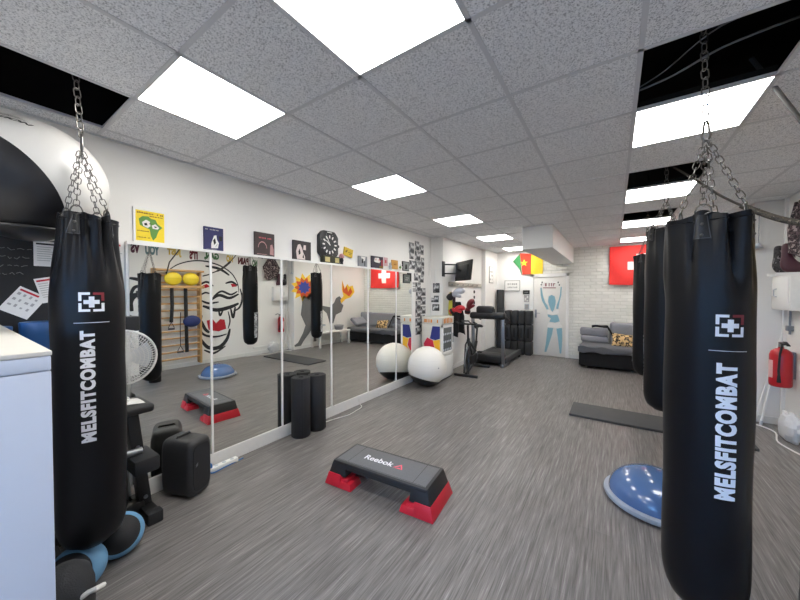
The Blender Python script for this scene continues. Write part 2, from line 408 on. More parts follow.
flat([figz(p) for p in ([(138, 104), (215, 104), (215, 110), (140, 110)], [(150, 80), (160, 78), (160, 98), (150, 98)], [(172, 78), (178, 78), (178, 98), (172, 98)], [(186, 78), (192, 78), (192, 98), (186, 98)], [(198, 80), (212, 80), (212, 84), (204, 86), (204, 98), (198, 98)])], DM, .005).build('painted_lettering', mat('ink_mauve', (150, 110, 112), .7), door, smooth=0)

# ================================================================== CEILING LAMPS
names = {(-2.309, .653): 'square ceiling light panel nearest the left punch bag, over the first mirrors',
         (-2.309, 2.453): 'second square ceiling light panel along the mirror wall, above the clock',
         (-2.309, 4.253): 'third square ceiling light panel along the mirror wall, before the television',
         (-2.309, 6.053): 'fourth square ceiling light panel along the mirror wall, beside the boxed beam',
         (-2.309, 7.853): 'farthest square ceiling light panel along the mirror wall, by the tricolour flag',
         (-1.109, .653): 'largest-looking square ceiling light panel at the top centre edge of the photo',
         (.091, 2.453): 'square ceiling light panel behind the nearest right punch bag chain',
         (.091, 4.253): 'square ceiling light panel second in the row above the right punch bags',
         (.091, 6.053): 'square ceiling light panel third in the row above the right punch bags',
         (.091, 7.853): 'square ceiling light panel farthest in the row, just above the red flag',
         (-2.309, -1.147): 'square ceiling light panel behind the camera on the mirror side',
         (.091, -1.147): 'square ceiling light panel behind the camera on the right side'}
lampm = None
for (x, y) in lamps:
    if lampm is None:
        t = thing('ceiling_light', names[(x, y)], 'ceiling light', (x+.3, y+.3, CEIL), group='square light panels in the ceiling')
        MB().box((-.286, -.286, .0), (.286, .286, .012)).build('diffuser', LAMP, t, smooth=0)
        f = MB()
        for a, b in (((-.299, -.299), (-.286, .299)), ((.286, -.299), (.299, .299)), ((-.286, -.299), (.286, -.286)), ((-.286, .286), (.286, .299))): f.box((*a, -.002), (*b, .008))
        f.build('frame', WHITE, t, smooth=0)
        f = MB(); f.box((-.29, -.29, .022), (.29, .29, .05))
        for a, b in (((-.299, -.299), (-.29, .299)), ((.29, -.299), (.299, .299)), ((-.29, -.299), (.29, -.29)), ((-.29, .29), (.29, .299))): f.box((*a, .0), (*b, .05))
        f.build('housing', DARKV, t, smooth=0); lampm = t
    else: dup(lampm, (x+.3, y+.3, CEIL), label=names[(x, y)])

# ================================================================== MIRROR WALL
seams = SEAMS
ml = ['mirror panel behind the white fan and bench, nearest of the mirror wall', 'second mirror panel, holding the reflection of the wall bars and the dome',
      'third mirror panel, behind the two black rolled mats', 'fourth mirror panel, under the dark square clock',
      'fifth mirror panel, with the reflection of the white bench', 'last mirror panel, beside the big white ball']
for k in range(6):
    yc = (seams[k]+seams[k+1])/2; hw = (seams[k+1]-seams[k])/2-.003
    o = MB().box((-.010, -hw, .13), (0, hw, 1.96)).build('wall_mirror', MIR, smooth=0); o.location = (XM, yc, 0); o.rotation_euler = (0, 0, TURN[k])
    tag(o, ml[k], 'mirror', 'mirror panels on the left wall')
b = MB()
for y in seams[1:]: b.box((XM-.012, y-.009, .13), (XM+.006, y+.009, 1.96))
b.box((XM-.014, .79, 1.955), (XM+.006, 4.80, 1.978)); struct(b.build('trim_4', WHITE, smooth=0))
b = MB(); b.box((XL, .79, 0), (XM-.014, 4.80, 1.975)); struct(b.build('wall_left_backing', WHITE, smooth=0))
b = MB(); b.box((XM-.014, .79, 0), (XM+.012, 4.80, .128), .004); struct(b.build('baseboard_mirror', sk, smooth=0))

# ================================================================== PUNCH BAGS
def sstep(a, b, x): t = max(0, min(1, (x-a)/(b-a))); return t*t*(3-2*t)
def link(mb, p, d, L=.034, W=.011, r=.0028, roll=0.):
    """one chain link centred at p along direction d"""
    q = d.to_track_quat('Z', 'Y').to_matrix() @ Matrix.Rotation(roll, 3, 'Z'); pts = []
    for k in range(12):
        a = 2*PI*k/12; x = W*math.cos(a); z = W*math.sin(a)+(L/2-W)*(1 if math.sin(a) > 0 else -1)
        pts.append(p+q @ Vector((x, 0, z)))
    mb.tube(pts, r, n=6, closed=True)
def chain(mb, p, q, L=.034, r=.0028):
    p, q = Vector(p), Vector(q); d = q-p; n = max(1, round(d.length/(L*.80)))
    for k in range(n): link(mb, p+d*((k+.5)/n), d.normalized(), L, L*.31, r, roll=(k % 2)*PI/2+.4)
def az(x, y): return math.atan2(-y, -x)
def bag(name, label, x, y, ztop, zbot, r, face, hook, conv, decal=(.475, .58, .63, 1.20), icon=True, fold=.026, seed=0, dsize=.082, tabs=None, iconk=1., nar=.86, wide=.42, lean=(0, 0), deep=(), toff=0.):
    """face: azimuth (from +X) the print looks at; hook: height of the ceiling hook; conv: height where the four chains meet, above the rim"""
    face0 = az(x, y); rnd = random.Random(seed); ph = [rnd.uniform(0, 6.28) for _ in range(4)]
    t = thing(name, label, 'punch bag', (x, y, 0), group='hanging punch bags'); H = ztop-zbot; tabs = face-.42 if tabs is None else tabs
    creases = [(rnd.uniform(-PI, PI), rnd.uniform(.07, .16), rnd.choice((-1, -1, 1))*rnd.uniform(.010, .026), rnd.uniform(.16, .45)) for _ in range(18)]+[(face0+a_, w_, h_, l_) for a_, w_, h_, l_ in deep]
    def rad(d, th):
        k = nar+(1-nar)*sstep(-.02, wide, d)
        f = fold*math.exp(-d/.16)*(math.cos(4*(th-tabs)+PI)*.8+.25*math.cos(9*th+ph[1]))
        for a_, w_, h_, l_ in creases:
            q = (th-a_-.25*d+PI) % (2*PI)-PI; f += h_*math.exp(-(q/w_)**2)*math.exp(-d/l_)*(1-.3*math.exp(-d/.03))*(1-.92*sstep(.24, .40, d))
        f += .0035*math.exp(-d/.5)*math.cos(7*th+ph[3])+.002*math.sin(9*d+2*th+ph[0])
        k *= 1-.02*sstep(.5, H, d)
        cb = .19; e = H-d
        s_ = 1.0
        if e < cb: s_ = .55+.45*math.sqrt(max(0, 1-((cb-e)/cb)**2.2))
        return (r*k+f)*s_
    prof = []
    for k in range(70): d = H*(k/69)**1.15; prof.append((rad(d, 0), d))
    mb = MB()
    body = [(1, dd) for _, dd in prof]
    rim = .035
    full = [(0.0, -1), ] 
    rings = []
    n = 96
    def ring(fn, z): return [mb.bm.verts.new((fn(th)*math.cos(th), fn(th)*math.sin(th), z+(.012*math.cos(4*(th-tabs))+.005*math.cos(7*th+ph[0]) if z > ztop-.03 else .006*math.cos(4*(th-tabs)) if z > ztop-.08 else 0))) for th in [2*PI*i/n for i in range(n)]]
    rings.append(ring(lambda th: rad(0, th)*.5, ztop-.06)); rings.append(ring(lambda th: rad(0, th)-.012, ztop-.05)); rings.append(ring(lambda th: rad(0, th)-.008, ztop-.003))
    for _, d in prof: rings.append(ring(lambda th, d=d: rad(d, th), ztop-d))
    rings.append(ring(lambda th: rad(H, th)*.85, zbot-.012)); rings.append(ring(lambda th: rad(H, th)*.4, zbot-.018))
    for A, B in zip(rings, rings[1:]):
        for i in range(n): mb.bm.faces.new((A[i], A[(i+1) % n], B[(i+1) % n], B[i]))
    mb.bm.faces.new(rings[0]); mb.bm.faces.new(rings[-1][::-1])
    mb.build('bag_body', BLACKV, t, smooth=60)
    def P(d, th, off=.003): q = rad(d, th)+off; return Vector((q*math.cos(th), q*math.sin(th), ztop-d))
    # seam welt round the rim
    MB().tube([P(.028, 2*PI*i/96, .001) for i in range(96)], .003, n=6, closed=True).build('rim_seam', BLACKV, t)
    # hanging tabs with rivets and D rings, chains to the meeting ring
    top = Vector((lean[0]*.5, lean[1]*.5, ztop+conv)); ch = MB()
    for k in range(4):
        th = tabs+k*PI/2
        s_ = MB(); w_ = .036/r
        s_.sheet(lambda u, v: P(.005+.105*v, th+(u-.5)*2*w_*(.55+.45*v), .004+.002*math.sin(PI*u)), 8, 6, .0)
        tb = s_.build('hanging_tab', BLACKP, t, smooth=60)
        for d in (.045, .092): MB().ball(P(d, th, .006), .0065, n=10).build('rivet', CHROME, tb)
        st_ = [P(.012+.094*v, th+s3*w_*(.55+.45*v)*.86, .0062) for s3, v in [(-1, k_/8) for k_ in range(9)]+[(-1+k_/4, 1) for k_ in range(1, 9)]+[(1, 1-k_/8) for k_ in range(1, 9)]]
        MB().tube(st_, .0011, n=5).build('stitching', mat('thread_grey', (92, 94, 100), .8), tb)
        p_ = P(0, th, -.004)
        tang = Vector((-math.sin(th), math.cos(th), 0)); pts = []
        for i in range(14):
            a = PI*i/13; pts.append(p_+tang*.026*math.cos(a)+Vector((0, 0, .036*math.sin(a)+.006)))
        MB().tube(pts+[p_+Vector((0, 0, -.006))], .0034, n=8, closed=True).build('d_ring', CHROME, t)
        chain(ch, p_+Vector((0, 0, .038)), top+tang.cross(Vector((0, 0, 1)))*(.006), .038, .0020)
    ch.build('spreader_chain', CHROME, t)
    cb = MB(); pts = []
    for i in range(16):
        a = 2*PI*i/16; pts.append(top+Vector((.012*math.cos(a)*(1.3 if math.sin(a) < 0 else .8), .003, .045+.045*math.sin(a))))
    cb.tube(pts, .0045, n=8, closed=True); cb.build('carabiner', CHROME, t)
    c2 = MB(); chain(c2, top+Vector((0, 0, .08)), (lean[0], lean[1], hook), .050, .0026); c2.build('ceiling_chain', CHROME, t)
    hk = MB(); hk.box((lean[0]-.05, lean[1]-.05, hook+.02), (lean[0]+.05, lean[1]+.05, hook+.035)); hk.cyl((lean[0], lean[1], hook-.01), (lean[0], lean[1], 3.25), .007, n=10); hk.build('ceiling_hook', BLACKM, t)
    # print, wrapped on the cover
    def wrap(b):
        for v in b.bm.verts:
            d = v.co.y; s_ = v.co.x; v.co = P(d, face+s_/(rad(d, face)), .0025)
        return b
    tx = fit(textmesh('MELSFITCOMBAT', .1, bold=.0055, fine=.03, spc=1.14), decal[3]-decal[2], dsize)
    xf(tx, Matrix.Rotation(PI/2, 4, 'Z'))
    for v in tx.bm.verts: v.co = Vector((v.co.x+toff, (decal[2]+decal[3])/2-v.co.y, 0))
    bmesh.ops.subdivide_edges(tx.bm, edges=[e for e in tx.bm.edges if e.calc_length() > .015], cuts=1)
    wrap(tx).build('lettering', DECAL, t, smooth=80)
    if icon:
        def rects(L):
            b = MB()
            for (x0, y0, x1, y1) in L:
                nx = max(1, int(abs(x1-x0)/.012)); g = [[b.bm.verts.new((x0+(x1-x0)*i/nx, decal[0]-(y0+(y1-y0)*j), 0)) for j in (0, 1)] for i in range(nx+1)]
                for i in range(nx): b.bm.faces.new((g[i][0], g[i+1][0], g[i+1][1], g[i][1]))
            return wrap(b)
        s = .053*iconk; q = .013*iconk; g = .006*iconk
        W_ = [(-s, s-q, -g, s), (-s, g, -s+q, s-q), (-s, -s, -g, -s+q), (-s, -s+q, -s+q, -g), (g, -s, s, -s+q), (s-q, -s+q, s, -g), (-.032*iconk, -.011*iconk, .032*iconk, .011*iconk), (-.011*iconk, .011*iconk, .011*iconk, .030*iconk), (-.011*iconk, -.030*iconk, .011*iconk, -.011*iconk)]
        rects(W_).build('emblem', DECAL, t, smooth=80)
        rects([(g, s-q, s, s), (s-q, g, s, s-q)]).build('emblem_corner', DECALR, t, smooth=80)
        rects([(-.075*iconk, decal[0]-decal[1]-.0012, .075*iconk, decal[0]-decal[1]+.0012)]).build('emblem_rule', DECAL, t, smooth=80)
    return t
bag('punch_bag', 'nearest black punch bag on the right, its white lettering facing the camera', .352, 1.97, 1.925, .16, .151, az(.362, 1.97)+.46, 2.80, .35, seed=1, tabs=az(.362, 1.97)-.16, dsize=.068, iconk=.86, nar=.92, wide=.35, lean=(-.03, 0), deep=((.52, .09, -.045, .22), (.85, .12, .03, .2), (.05, .10, -.018, .3), (-.45, .07, -.022, .35), (-.8, .12, .02, .3)), toff=-.006)
bag('punch_bag', 'black punch bag second from the camera on the right, half hidden behind the nearest one', .385, 3.77, 2.18, .52, .150, PI-.25, 2.80, .24, decal=(.475, .58, .98, 1.52), icon=False, seed=2, tabs=az(.37, 3.77)+.6, dsize=.085)
bag('punch_bag', 'black punch bag farthest from the camera on the right, in front of the sofa', .375, 5.60, 2.13, .45, .152, PI-.25, 2.80, .28, decal=(.475, .58, .98, 1.52), icon=False, seed=3, dsize=.085)
bag('punch_bag', 'black punch bag hanging on the left beside the white cabinet', -2.345, .455, 1.995, .243, .147, az(-2.345, .455)+.06, 2.82, .34, decal=(.455, .56, .60, 1.17), seed=4, tabs=az(-2.345, .455)-.50, dsize=.056, iconk=.92, nar=.76, wide=.5, lean=(0, -.04), deep=((.02, .09, -.03, .20), (.30, .10, .02, .3), (.55, .08, -.034, .35), (.8, .1, .02, .35), (-.6, .08, -.02, .3)), toff=-.018)
# cables lying in the open ceiling cells
def cable(name, label, pts, r, m, cat='cable', smooth_n=8, group=None):
    P_ = [Vector(p) for p in pts]; out = []
    for i in range(len(P_)-1):
        p0, p1, p2, p3 = P_[max(0, i-1)], P_[i], P_[i+1], P_[min(len(P_)-1, i+2)]
        for k in range(smooth_n):
            t = k/smooth_n; out.append(.5*((2*p1)+(-p0+p2)*t+(2*p0-5*p1+4*p2-p3)*t*t+(-p0+3*p1-3*p2+p3)*t**3))
    out.append(P_[-1])
    o = MB().tube(out, r, n=8).build(name, m, smooth=80)
    return tag(o, label, cat, group)
CABG = mat('cable_grey', (120, 120, 124), .6)
cable('cable', 'grey cable sagging across the open ceiling cell over the nearest punch bag', [(.05, 2.40, 2.80), (.25, 2.31, 2.79), (.45, 2.25, 2.83), (.72, 2.25, 2.86)], .006, CABG)
cable('cable', 'thin pale cable beside the grey one in the open ceiling cell', [(.05, 2.43, 2.82), (.22, 2.37, 2.86), (.42, 2.19, 2.90), (.72, 2.14, 2.90)], .004, CABG)
cable('cable', 'dark cable hanging in a loop at the near right corner of the open ceiling cell', [(.42, 2.22, 2.92), (.56, 2.02, 2.9), (.62, 1.90, 2.96), (.64, 1.95, 2.9), (.75, 2.0, 2.84)], .007, mat('cable_dark', (70, 70, 74), .6))

# ================================================================== STEP PLATFORM
t = thing('aerobic_step', 'black and red aerobic step platform in the middle of the floor', 'step', (-1.515, 2.035, 0), math.radians(5))
m_ = MB()
m_.box((-.43, -.165, .165), (.43, .165, .20), .012)
def wedge(mb, x0b, x1b, x0t, x1t, y0b, y1b, y0t, y1t, z0, z1, bev=.008):
    r = bmesh.ops.create_cube(mb.bm, size=1); vs = r['verts']
    for v in vs:
        up_ = v.co.z > 0
        v.co = Vector(((x1t if v.co.x > 0 else x0t) if up_ else (x1b if v.co.x > 0 else x0b), (y1t if v.co.y > 0 else y0t) if up_ else (y1b if v.co.y > 0 else y0b), z1 if up_ else z0))
    es = set()
    for v in vs: es.update(v.link_edges)
    if bev: bmesh.ops.bevel(mb.bm, geom=list(es), offset=bev, segments=2, profile=.5, affect='EDGES')
for s in (-1, 1):
    a, c = (-.465, -.29) if s < 0 else (.29, .465); a2, c2 = (-.43, -.30) if s < 0 else (.30, .43)
    wedge(m_, a, c, a2, c2, -.178, .178, -.163, .163, .085, .19)
m_.box((-.36, -.163, .14), (.36, -.135, .18), .006); m_.box((-.36, .135, .14), (.36, .163, .18), .006)
m_.build('deck', mat('step_black', (34, 34, 37), .55, var=.1), t)
b = MB(); b.box((-.405, -.142, .199), (.405, .142, .2025), .004); dk = b.build('non_slip_top', mat('step_top_grey', (98, 99, 102), .7, var=.12, scale=60, bump=.25, bscale=220), t)
b = MB()
for x0, y0, x1, y1 in ((-.40, -.137, .40, -.134), (-.40, .134, .40, .137), (-.30, -.134, -.297, .134), (.30, -.134, .303, .134)): b.box((x0, y0, .2026), (x1, y1, .2032))
b.build('groove', mat('groove_dark', (48, 49, 52), .8), t, smooth=0)
for s in (-1, 1):
    f = MB()
    def X(v): return v*s
    a, c = sorted((X(.335), X(.492))); a2, c2 = sorted((X(.335), X(.463)))
    wedge(f, a, c, a2, c2, -.20, .20, -.182, .182, 0, .098, .006)
    for y0, y1 in ((-.20, -.05), (.05, .20)):
        a, c = sorted((X(.22), X(.36))); a2, c2 = sorted((X(.235), X(.36)))
        wedge(f, a, c, a2, c2, y0, y1, y0+.012, y1-.012, 0, .05, .005)
        a, c = sorted((X(.27), X(.36))); wedge(f, a, c, a, c, y0+.02, y1-.02, y0+.03, y1-.03, .045, .075, .004)
    o = f.build('riser_foot', RED, t); o['label'] = 'red riser foot'
lt = fit(textmesh('Reebok', .1, bold=.002), .27, .066); xf(lt, Matrix.Translation((-.075, .0, .2042)) @ Matrix.Rotation(0, 4, 'Z')); lt.build('lettering', DECAL, t, smooth=0)
b = MB(); TM = Matrix.Translation((.115, .0, .2030)) @ Matrix.Diagonal((1.1, 1.1, 1, 1))
for tri in ([(-.040, -.028), (.002, .030), (.006, .018), (-.022, -.020)], [(.004, .032), (.038, -.028), (.026, -.026), (.003, .012)], [(-.026, -.028), (.030, -.028), (.006, -.014)]): b.prism(tri, .0012, TM)
b.build('emblem', mat('emblem_red', (226, 92, 110), .5), t, smooth=0)

# ================================================================== FLOOR THINGS NEAR THE MIRROR
def rolled(name, label, loc, h, r, rz=0):
    pr = [(.0, h-.004), (.022, h-.012), (.026, h-.002)]
    k = .026
    while k < r-.012: pr += [(k+.007, h), (k+.009, h-.006), (k+.011, h)]; k += .012
    pr += [(r-.006, h), (r, h-.006), (r, .006), (r-.006, 0), (0, 0)]
    t = thing(name, label, 'rolled mat', loc, rz, 'rolled mats standing at the mirror')
    MB().lathe(pr, 40).build('roll', BLACKR, t, smooth=50)
    MB().box((r-.03, -.006, .004), (r+.006, .02, h-.004), .002).build('outer_flap', BLACKR, t)
    return t
rolled('rolled_mat', 'black rolled mat standing against the mirror, the one nearer the camera', (-2.885, 2.26, 0), .655, .103, -.6)
rolled('rolled_mat', 'black rolled mat standing against the mirror, the one farther from the camera', (-2.875, 2.478, 0), .64, .098, .8)
# rounded black case
t = thing('equipment_case', 'black rounded case standing on the floor in front of the mirror', 'case', (-2.815, 1.095, 0), math.radians(21)); t.scale = (.93, .93, .96)
c_ = []
for k in range(40):
    a = 2*PI*k/40; c_.append((.118*math.copysign(abs(math.cos(a))**.42, math.cos(a)), .232*math.copysign(abs(math.sin(a))**.42, math.sin(a))))
M_ = Matrix.Translation((.0, .0, .235)) @ Matrix(((0, 0, 1, 0), (1, 0, 0, 0), (0, 1, 0, 0), (0, 0, 0, 1)))
b = MB(); b.prism(c_, .31, M_ @ Matrix.Translation((0, 0, -.155)))
bmesh.ops.bevel(b.bm, geom=[e for e in b.bm.edges if len(e.link_faces) == 2 and any(len(f.verts) > 10 for f in e.link_faces)], offset=.045, segments=4, profile=.5, affect='EDGES')
b.build('shell', mat('case_black', (40, 40, 43), .5, var=.1, bump=.2, bscale=250), t, smooth=50)
b = MB(); b.prism([(x*.70, y*.80) for x, y in c_], .006, M_ @ Matrix.Translation((0, 0, .153))); b.build('front_panel', BLACKR, t)
b = MB(); b.tube([(-.03, -.06, .461), (-.03, -.055, .474), (-.03, .055, .474), (-.03, .06, .461)], .009); b.build('carry_handle', BLACKP, t)
b = MB(); MM = M_ @ Matrix.Translation((-.05, .03, .1595))
for p in ([(-.014, 0), (.012, .016), (.004, .002)], [(.014, 0), (-.012, -.016), (-.004, -.002)]): b.prism(p, .001, MM)
b.build('emblem', GREYM, t, smooth=0)
# power strip and cable on the mirror base
t = thing('power_strip', 'white power strip lying on the floor along the mirror base', 'power strip', (-2.945, 1.40, 0), 0)
MB().box((-.026, -.17, 0), (.026, .17, .038), .006).build('strip_body', WHITE, t)
b = MB(); b.box((-.022, -.12, .038), (.022, -.06, .078), .008); b.cyl((0, -.09, .075), (.0, -.09, .092), .01); o = b.build('plug', mat('plug_blue', (38, 104, 168), .45), t); o['label'] = 'blue plug'
b = MB()
for y in (-.02, .05, .12): b.cyl((0, y, .0375), (0, y, .0388), .017, n=20)
b.build('socket', GREYPL, t)
cable('cable', 'blue cable from the plug of the power strip behind the black case', [(-2.945, 1.31, .088), (-2.93, 1.27, .08), (-2.90, 1.32, .012), (-2.915, 1.45, .006), (-2.93, 1.62, .006)], .005, mat('plug_blue', (38, 104, 168), .45))
cable('cable', 'thin white cable lying along the foot of the mirror base past the rolled mats', [(-2.93, 2.62, .005), (-2.90, 2.78, .005), (-2.85, 2.98, .005), (-2.87, 3.16, .005), (-2.90, 3.30, .006), (-2.975, 3.34, .03), (-2.985, 3.34, .10)], .0045, PAPER)
# weight bench
t = thing('weight_bench', 'black padded weight bench with a low arm, beside the left punch bag', 'bench', (0, 0, 0))
b = MB(); b.box((-2.97, .31, .755), (-2.665, .845, .815), .022, seg=3); b.build('seat_pad', mat('bench_vinyl', (30, 30, 32), .5, bump=.1, bscale=200), t)
b = MB(); b.box((-2.85, .33, .725), (-2.78, .80, .756)); b.build('pad_frame', BLACKM, t)
b = MB(); M_ = Matrix.Translation((-2.80, .815, .06)) @ Matrix.Rotation(math.radians(6), 4, 'X'); b.box((-.04, -.035, 0), (.04, .035, .68), .006, M_); b.build('upright', BLACKM, t)
for z_, y_ in ((.13, .81), (.50, .77)): MB().cyl((-2.765, y_, z_), (-2.752, y_, z_), .013, n=12).build('bolt', GREYM, t)
b = MB(); b.box((-2.985, .775, 0), (-2.60, .855, .07), .008); b.build('foot_bar', BLACKM, t)
b = MB(); b.box((-2.655, .77, 0), (-2.585, .86, .082), .01); b.build('foot_cap', BLACKR, t)
b = MB(); b.box((-2.98, .31, 0), (-2.62, .38, .07), .008); b.build('foot_bar', BLACKM, t)
b = MB(); b.cyl((-2.70, .775, .495), (-2.70, .33, .52), .024); o = b.build('tube_arm', STEEL, t); o['label'] = 'bright steel tube'
b = MB(); b.box((-2.84, .70, .37), (-2.58, .845, .475), .018); b.build('arm_pad', BLACKR, t)
b = MB(); b.box((-2.83, .34, .05), (-2.75, .80, .11), .006); b.build('base_rail', BLACKM, t)
b = MB(); b.box((-2.83, .34, .10), (-2.76, .40, .74), .005); b.build('rear_post', BLACKM, t)
o = MB().sheet(lambda u, v: Vector((-2.94+.17*u+.05*v, .715+.09*v, .8165+.004*math.sin(3*u)*v*v)), 8, 8, .0012).build('paper_sheet', PAPER, smooth=80); tag(o, 'white printed sheet lying on the bench pad', 'paper')
# medicine balls
def medball(label, c, rot, r=.117):
    t = thing('medicine_ball', label, 'medicine ball', c, rot=Vector(rot).to_track_quat('Z', 'Y').to_euler(), group='blue and black medicine balls')
    MB().ball((0, 0, 0), r, n=40).build('ball', BLACKR, t, smooth=180)
    b = MB()   # broad blue band with black end caps
    b.lathe([(math.sqrt((r+.002)**2-z*z), z) for z in [r*.55*(k/10-1) for k in range(21)]]+[(math.sqrt(r*r-(r*.55)**2)-.004, r*.55)], 48, fun=lambda q, z, th: q)
    o = b.build('band', BLUEM, t, smooth=60); o['label'] = 'light blue band'
    return t
medball('blue and black medicine ball on the floor under the left punch bag, nearer the camera', (-2.345, .392, .117), (.50, -.42, .20))
medball('blue and black medicine ball on the floor under the left punch bag, nearer the bench', (-2.47, .595, .117), (.80, -.22, .52))
t = thing('sandbag', 'dark rounded bag with a white loop handle at the bottom left corner', 'bag', (-2.115, .312, 0))
b = MB(); b.lathe([(0, 0), (.08, 0), (.098, .015), (.104, .10), (.10, .20), (.082, .265), (.045, .30), (0, .31)], 40, fun=lambda r, z, th: r*(1+.03*math.sin(3*th+9*z)+.02*math.sin(7*th-6*z))); b.build('sack', mat('sack_grey', (44, 45, 48), .85, var=.15, bump=.2, bscale=160), t, smooth=60)
b = MB(); b.tube([(.085, .035, .17), (.125, .055, .205), (.145, .075, .215), (.125, .105, .20), (.075, .085, .165)], .011); o = b.build('loop_handle', PAPER, t); o['label'] = 'white loop handle'
# white cabinet in the left foreground
t = thing('white_cabinet', 'tall white cabinet at the left edge in front of the left punch bag', 'cabinet', (0, 0, 0))
CABW = mat('cabinet_white', (204, 211, 226), .45, var=.01)
zt = 1.40; cx, cy = -1.481, .20
b = MB(); b.box((-3.045, -1.0, 0), (cx-.018, cy-.004, zt-.0155)); b.build('carcass', CABW, t, smooth=0)
MB().box((-3.045, -1.01, zt-.0155), (cx, cy, zt), .003).build('worktop', mat('cabinet_top', (214, 209, 200), .5, var=.05, scale=8), t)
b = MB(); b.box((cx-.018, -.62, 1.339), (cx, cy-.003, zt-.017), .002); b.build('drawer_front', CABW, t)
b = MB(); b.box((cx-.018, -.62, .05), (cx, cy-.003, 1.3355), .002); b.build('door', CABW, t)
# two blue vinyl rolls behind the cabinet
for k, (lb, y, zz) in enumerate((('blue vinyl roll behind the white cabinet, left of the pair', .16, 1.315), ('blue vinyl roll behind the white cabinet, right of the pair', .345, 1.335))):
    t = thing('vinyl_roll', lb, 'roll', (-2.955, y, zz-.33), group='blue rolls behind the cabinet')
    MB().lathe([(0, 0), (.07, 0), (.078, .008), (.080, .33), (.083, .40), (.078, .405), (.02, .40), (0, .395)], 32).build('roll', BLUED, t, smooth=60)
    MB().tube([(.079*math.cos(a), .079*math.sin(a), .2) for a in [2*PI*i/24 for i in range(24)]], .004, n=6, closed=True).build('strap', BLACKP, t)
b = MB(); b.box((XL, .05, .95), (-2.86, .47, .985), .004); b.box((XL, .08, .75), (XL+.02, .10, .95)); b.box((XL, .42, .75), (XL+.02, .44, .95)); tag(b.build('wall_shelf', WHITE), 'small white wall shelf holding the two blue rolls', 'shelf')
# blackboard and notices
t = thing('blackboard', 'black writing board on the left wall behind the punch bag', 'blackboard', (XL, 0, 0))
MB().box((.0, -1.3, 1.0), (.014, .70, 2.25), .002).build('panel', BOARD, t)
b = MB(); rr = random.Random(3)
for row in range(4):
    z = 1.86-row*.052; y = .02
    while y < .33-.02*row:
        L_ = rr.uniform(.012, .03)
        b.tube([(.0155, y, z+rr.uniform(-.006, .006)), (.0155, y+L_*.5, z+rr.uniform(-.012, .012)), (.0155, y+L_, z+rr.uniform(-.006, .006))], .0018, n=4); y += L_+rr.uniform(.006, .016)
b.build('chalk_marks', CHALK, t)
def sheet_on(label, M, w, h, red=False, grid=False, x=0.):
    t = thing('notice_sheet', label, 'notice'); t.matrix_world = M
    MB().box((-w/2, -h/2, 0), (w/2, h/2, .0015)).build('paper', PAPER, t, smooth=0)
    b = MB(); b.box((-w*.42, h*.36, .0015), (w*.25, h*.43, .002)); b.build('heading', INKR if red else INK, t, smooth=0)
    b = MB(); r_ = random.Random(int(w*1000))
    if grid:
        for i in range(4):
            for j in range(3): b.box((-w*.40+i*w*.21, h*.20-j*h*.22, .0015), (-w*.40+i*w*.21+w*r_.uniform(.06, .13), h*.20-j*h*.22+h*r_.uniform(.06, .12), .002))
    else:
        for j in range(7): b.box((-w*.40, h*.26-j*h*.09, .0015), (w*r_.uniform(0, .38), h*.285-j*h*.09, .002))
    b.build('print_lines', PAPERG, t, smooth=0)
    return t
BX = XL+.0145
sheet_on('white notice with a black heading pinned on the blackboard, half behind the punch bag', fr_left(.41, 1.84, BX), .14, .16)
sheet_on('tilted white exercise sheet with a red heading on the blackboard', fr_left(.295, 1.525, BX) @ Matrix.Rotation(math.radians(-33), 4, 'Z'), .135, .165, True, True)
sheet_on('white sheet with red print tilted on the blackboard beside the punch bag', fr_left(.405, 1.61, BX) @ Matrix.Rotation(math.radians(14), 4, 'Z'), .10, .16, True)
sheet_on('tall white notice with red print on the wall at the start of the mirrors', fr_left(.752, 1.865, XL+.001), .072, .20, True)
# gym ball on its wall ring
bc = Vector((-2.722, .292, 2.215)); R_ = .335
t = thing('exercise_ball', 'big black and white exercise ball held high on the left wall', 'exercise ball', bc)
MB().ball((0, 0, 0), R_, n=64).build('ball', two_tone('ball_two_tone', (206, 204, 200), (26, 26, 30), (.42, -.72, -.55), .42, .35), t, smooth=180)
tb = fit(textmesh('TRITION', .1, bold=.005, shear=.35, fine=.02), .20, .022)
def on_ball(b, w_, t_, rr_):
    w_ = Vector(w_).normalized(); t_ = Vector(t_); t_ = (t_-w_*t_.dot(w_)).normalized(); u_ = w_.cross(t_)
    for v in b.bm.verts: v.co = (w_+t_*(v.co.x/rr_)+u_*(v.co.y/rr_)).normalized()*rr_
    return b
for v in tb.bm.verts: v.co.x -= .045
on_ball(tb, (.684, -.167, .71), (.147, .315, -.07), R_+.0015); tb.build('lettering', INK, t, smooth=80)
b = MB()
for k in range(3): b.sheet(lambda u, v, k=k: Vector((-.16+.20*u-.012*k, .016+.011*k+.012*math.sin(PI*u)+.004*v*math.sin(PI*u), 0)), 16, 2)
on_ball(b, (.684, -.167, .71), (.147, .315, -.07), R_+.0015); b.build('emblem', INK, t, smooth=80)
t = thing('ball_holder', 'black wall ring that carries the big exercise ball', 'wall holder', (0, 0, 0))
b = MB(); rr_ = .20; zb = bc.z-math.sqrt((R_+.010)**2-rr_**2)
b.tube([(bc.x+rr_*math.cos(a), bc.y+rr_*math.sin(a), zb) for a in [2*PI*k/40 for k in range(40)]], .009, closed=True); b.build('ring', BLACKM, t)
b = MB()
for s in (-1, 1): b.tube([(bc.x, bc.y+s*(rr_+.005), zb), (XL+.02, bc.y+s*(rr_+.005), zb), (XL+.02, bc.y+s*(rr_+.005), zb+.12)], .008)
b.build('bracket', BLACKM, t)
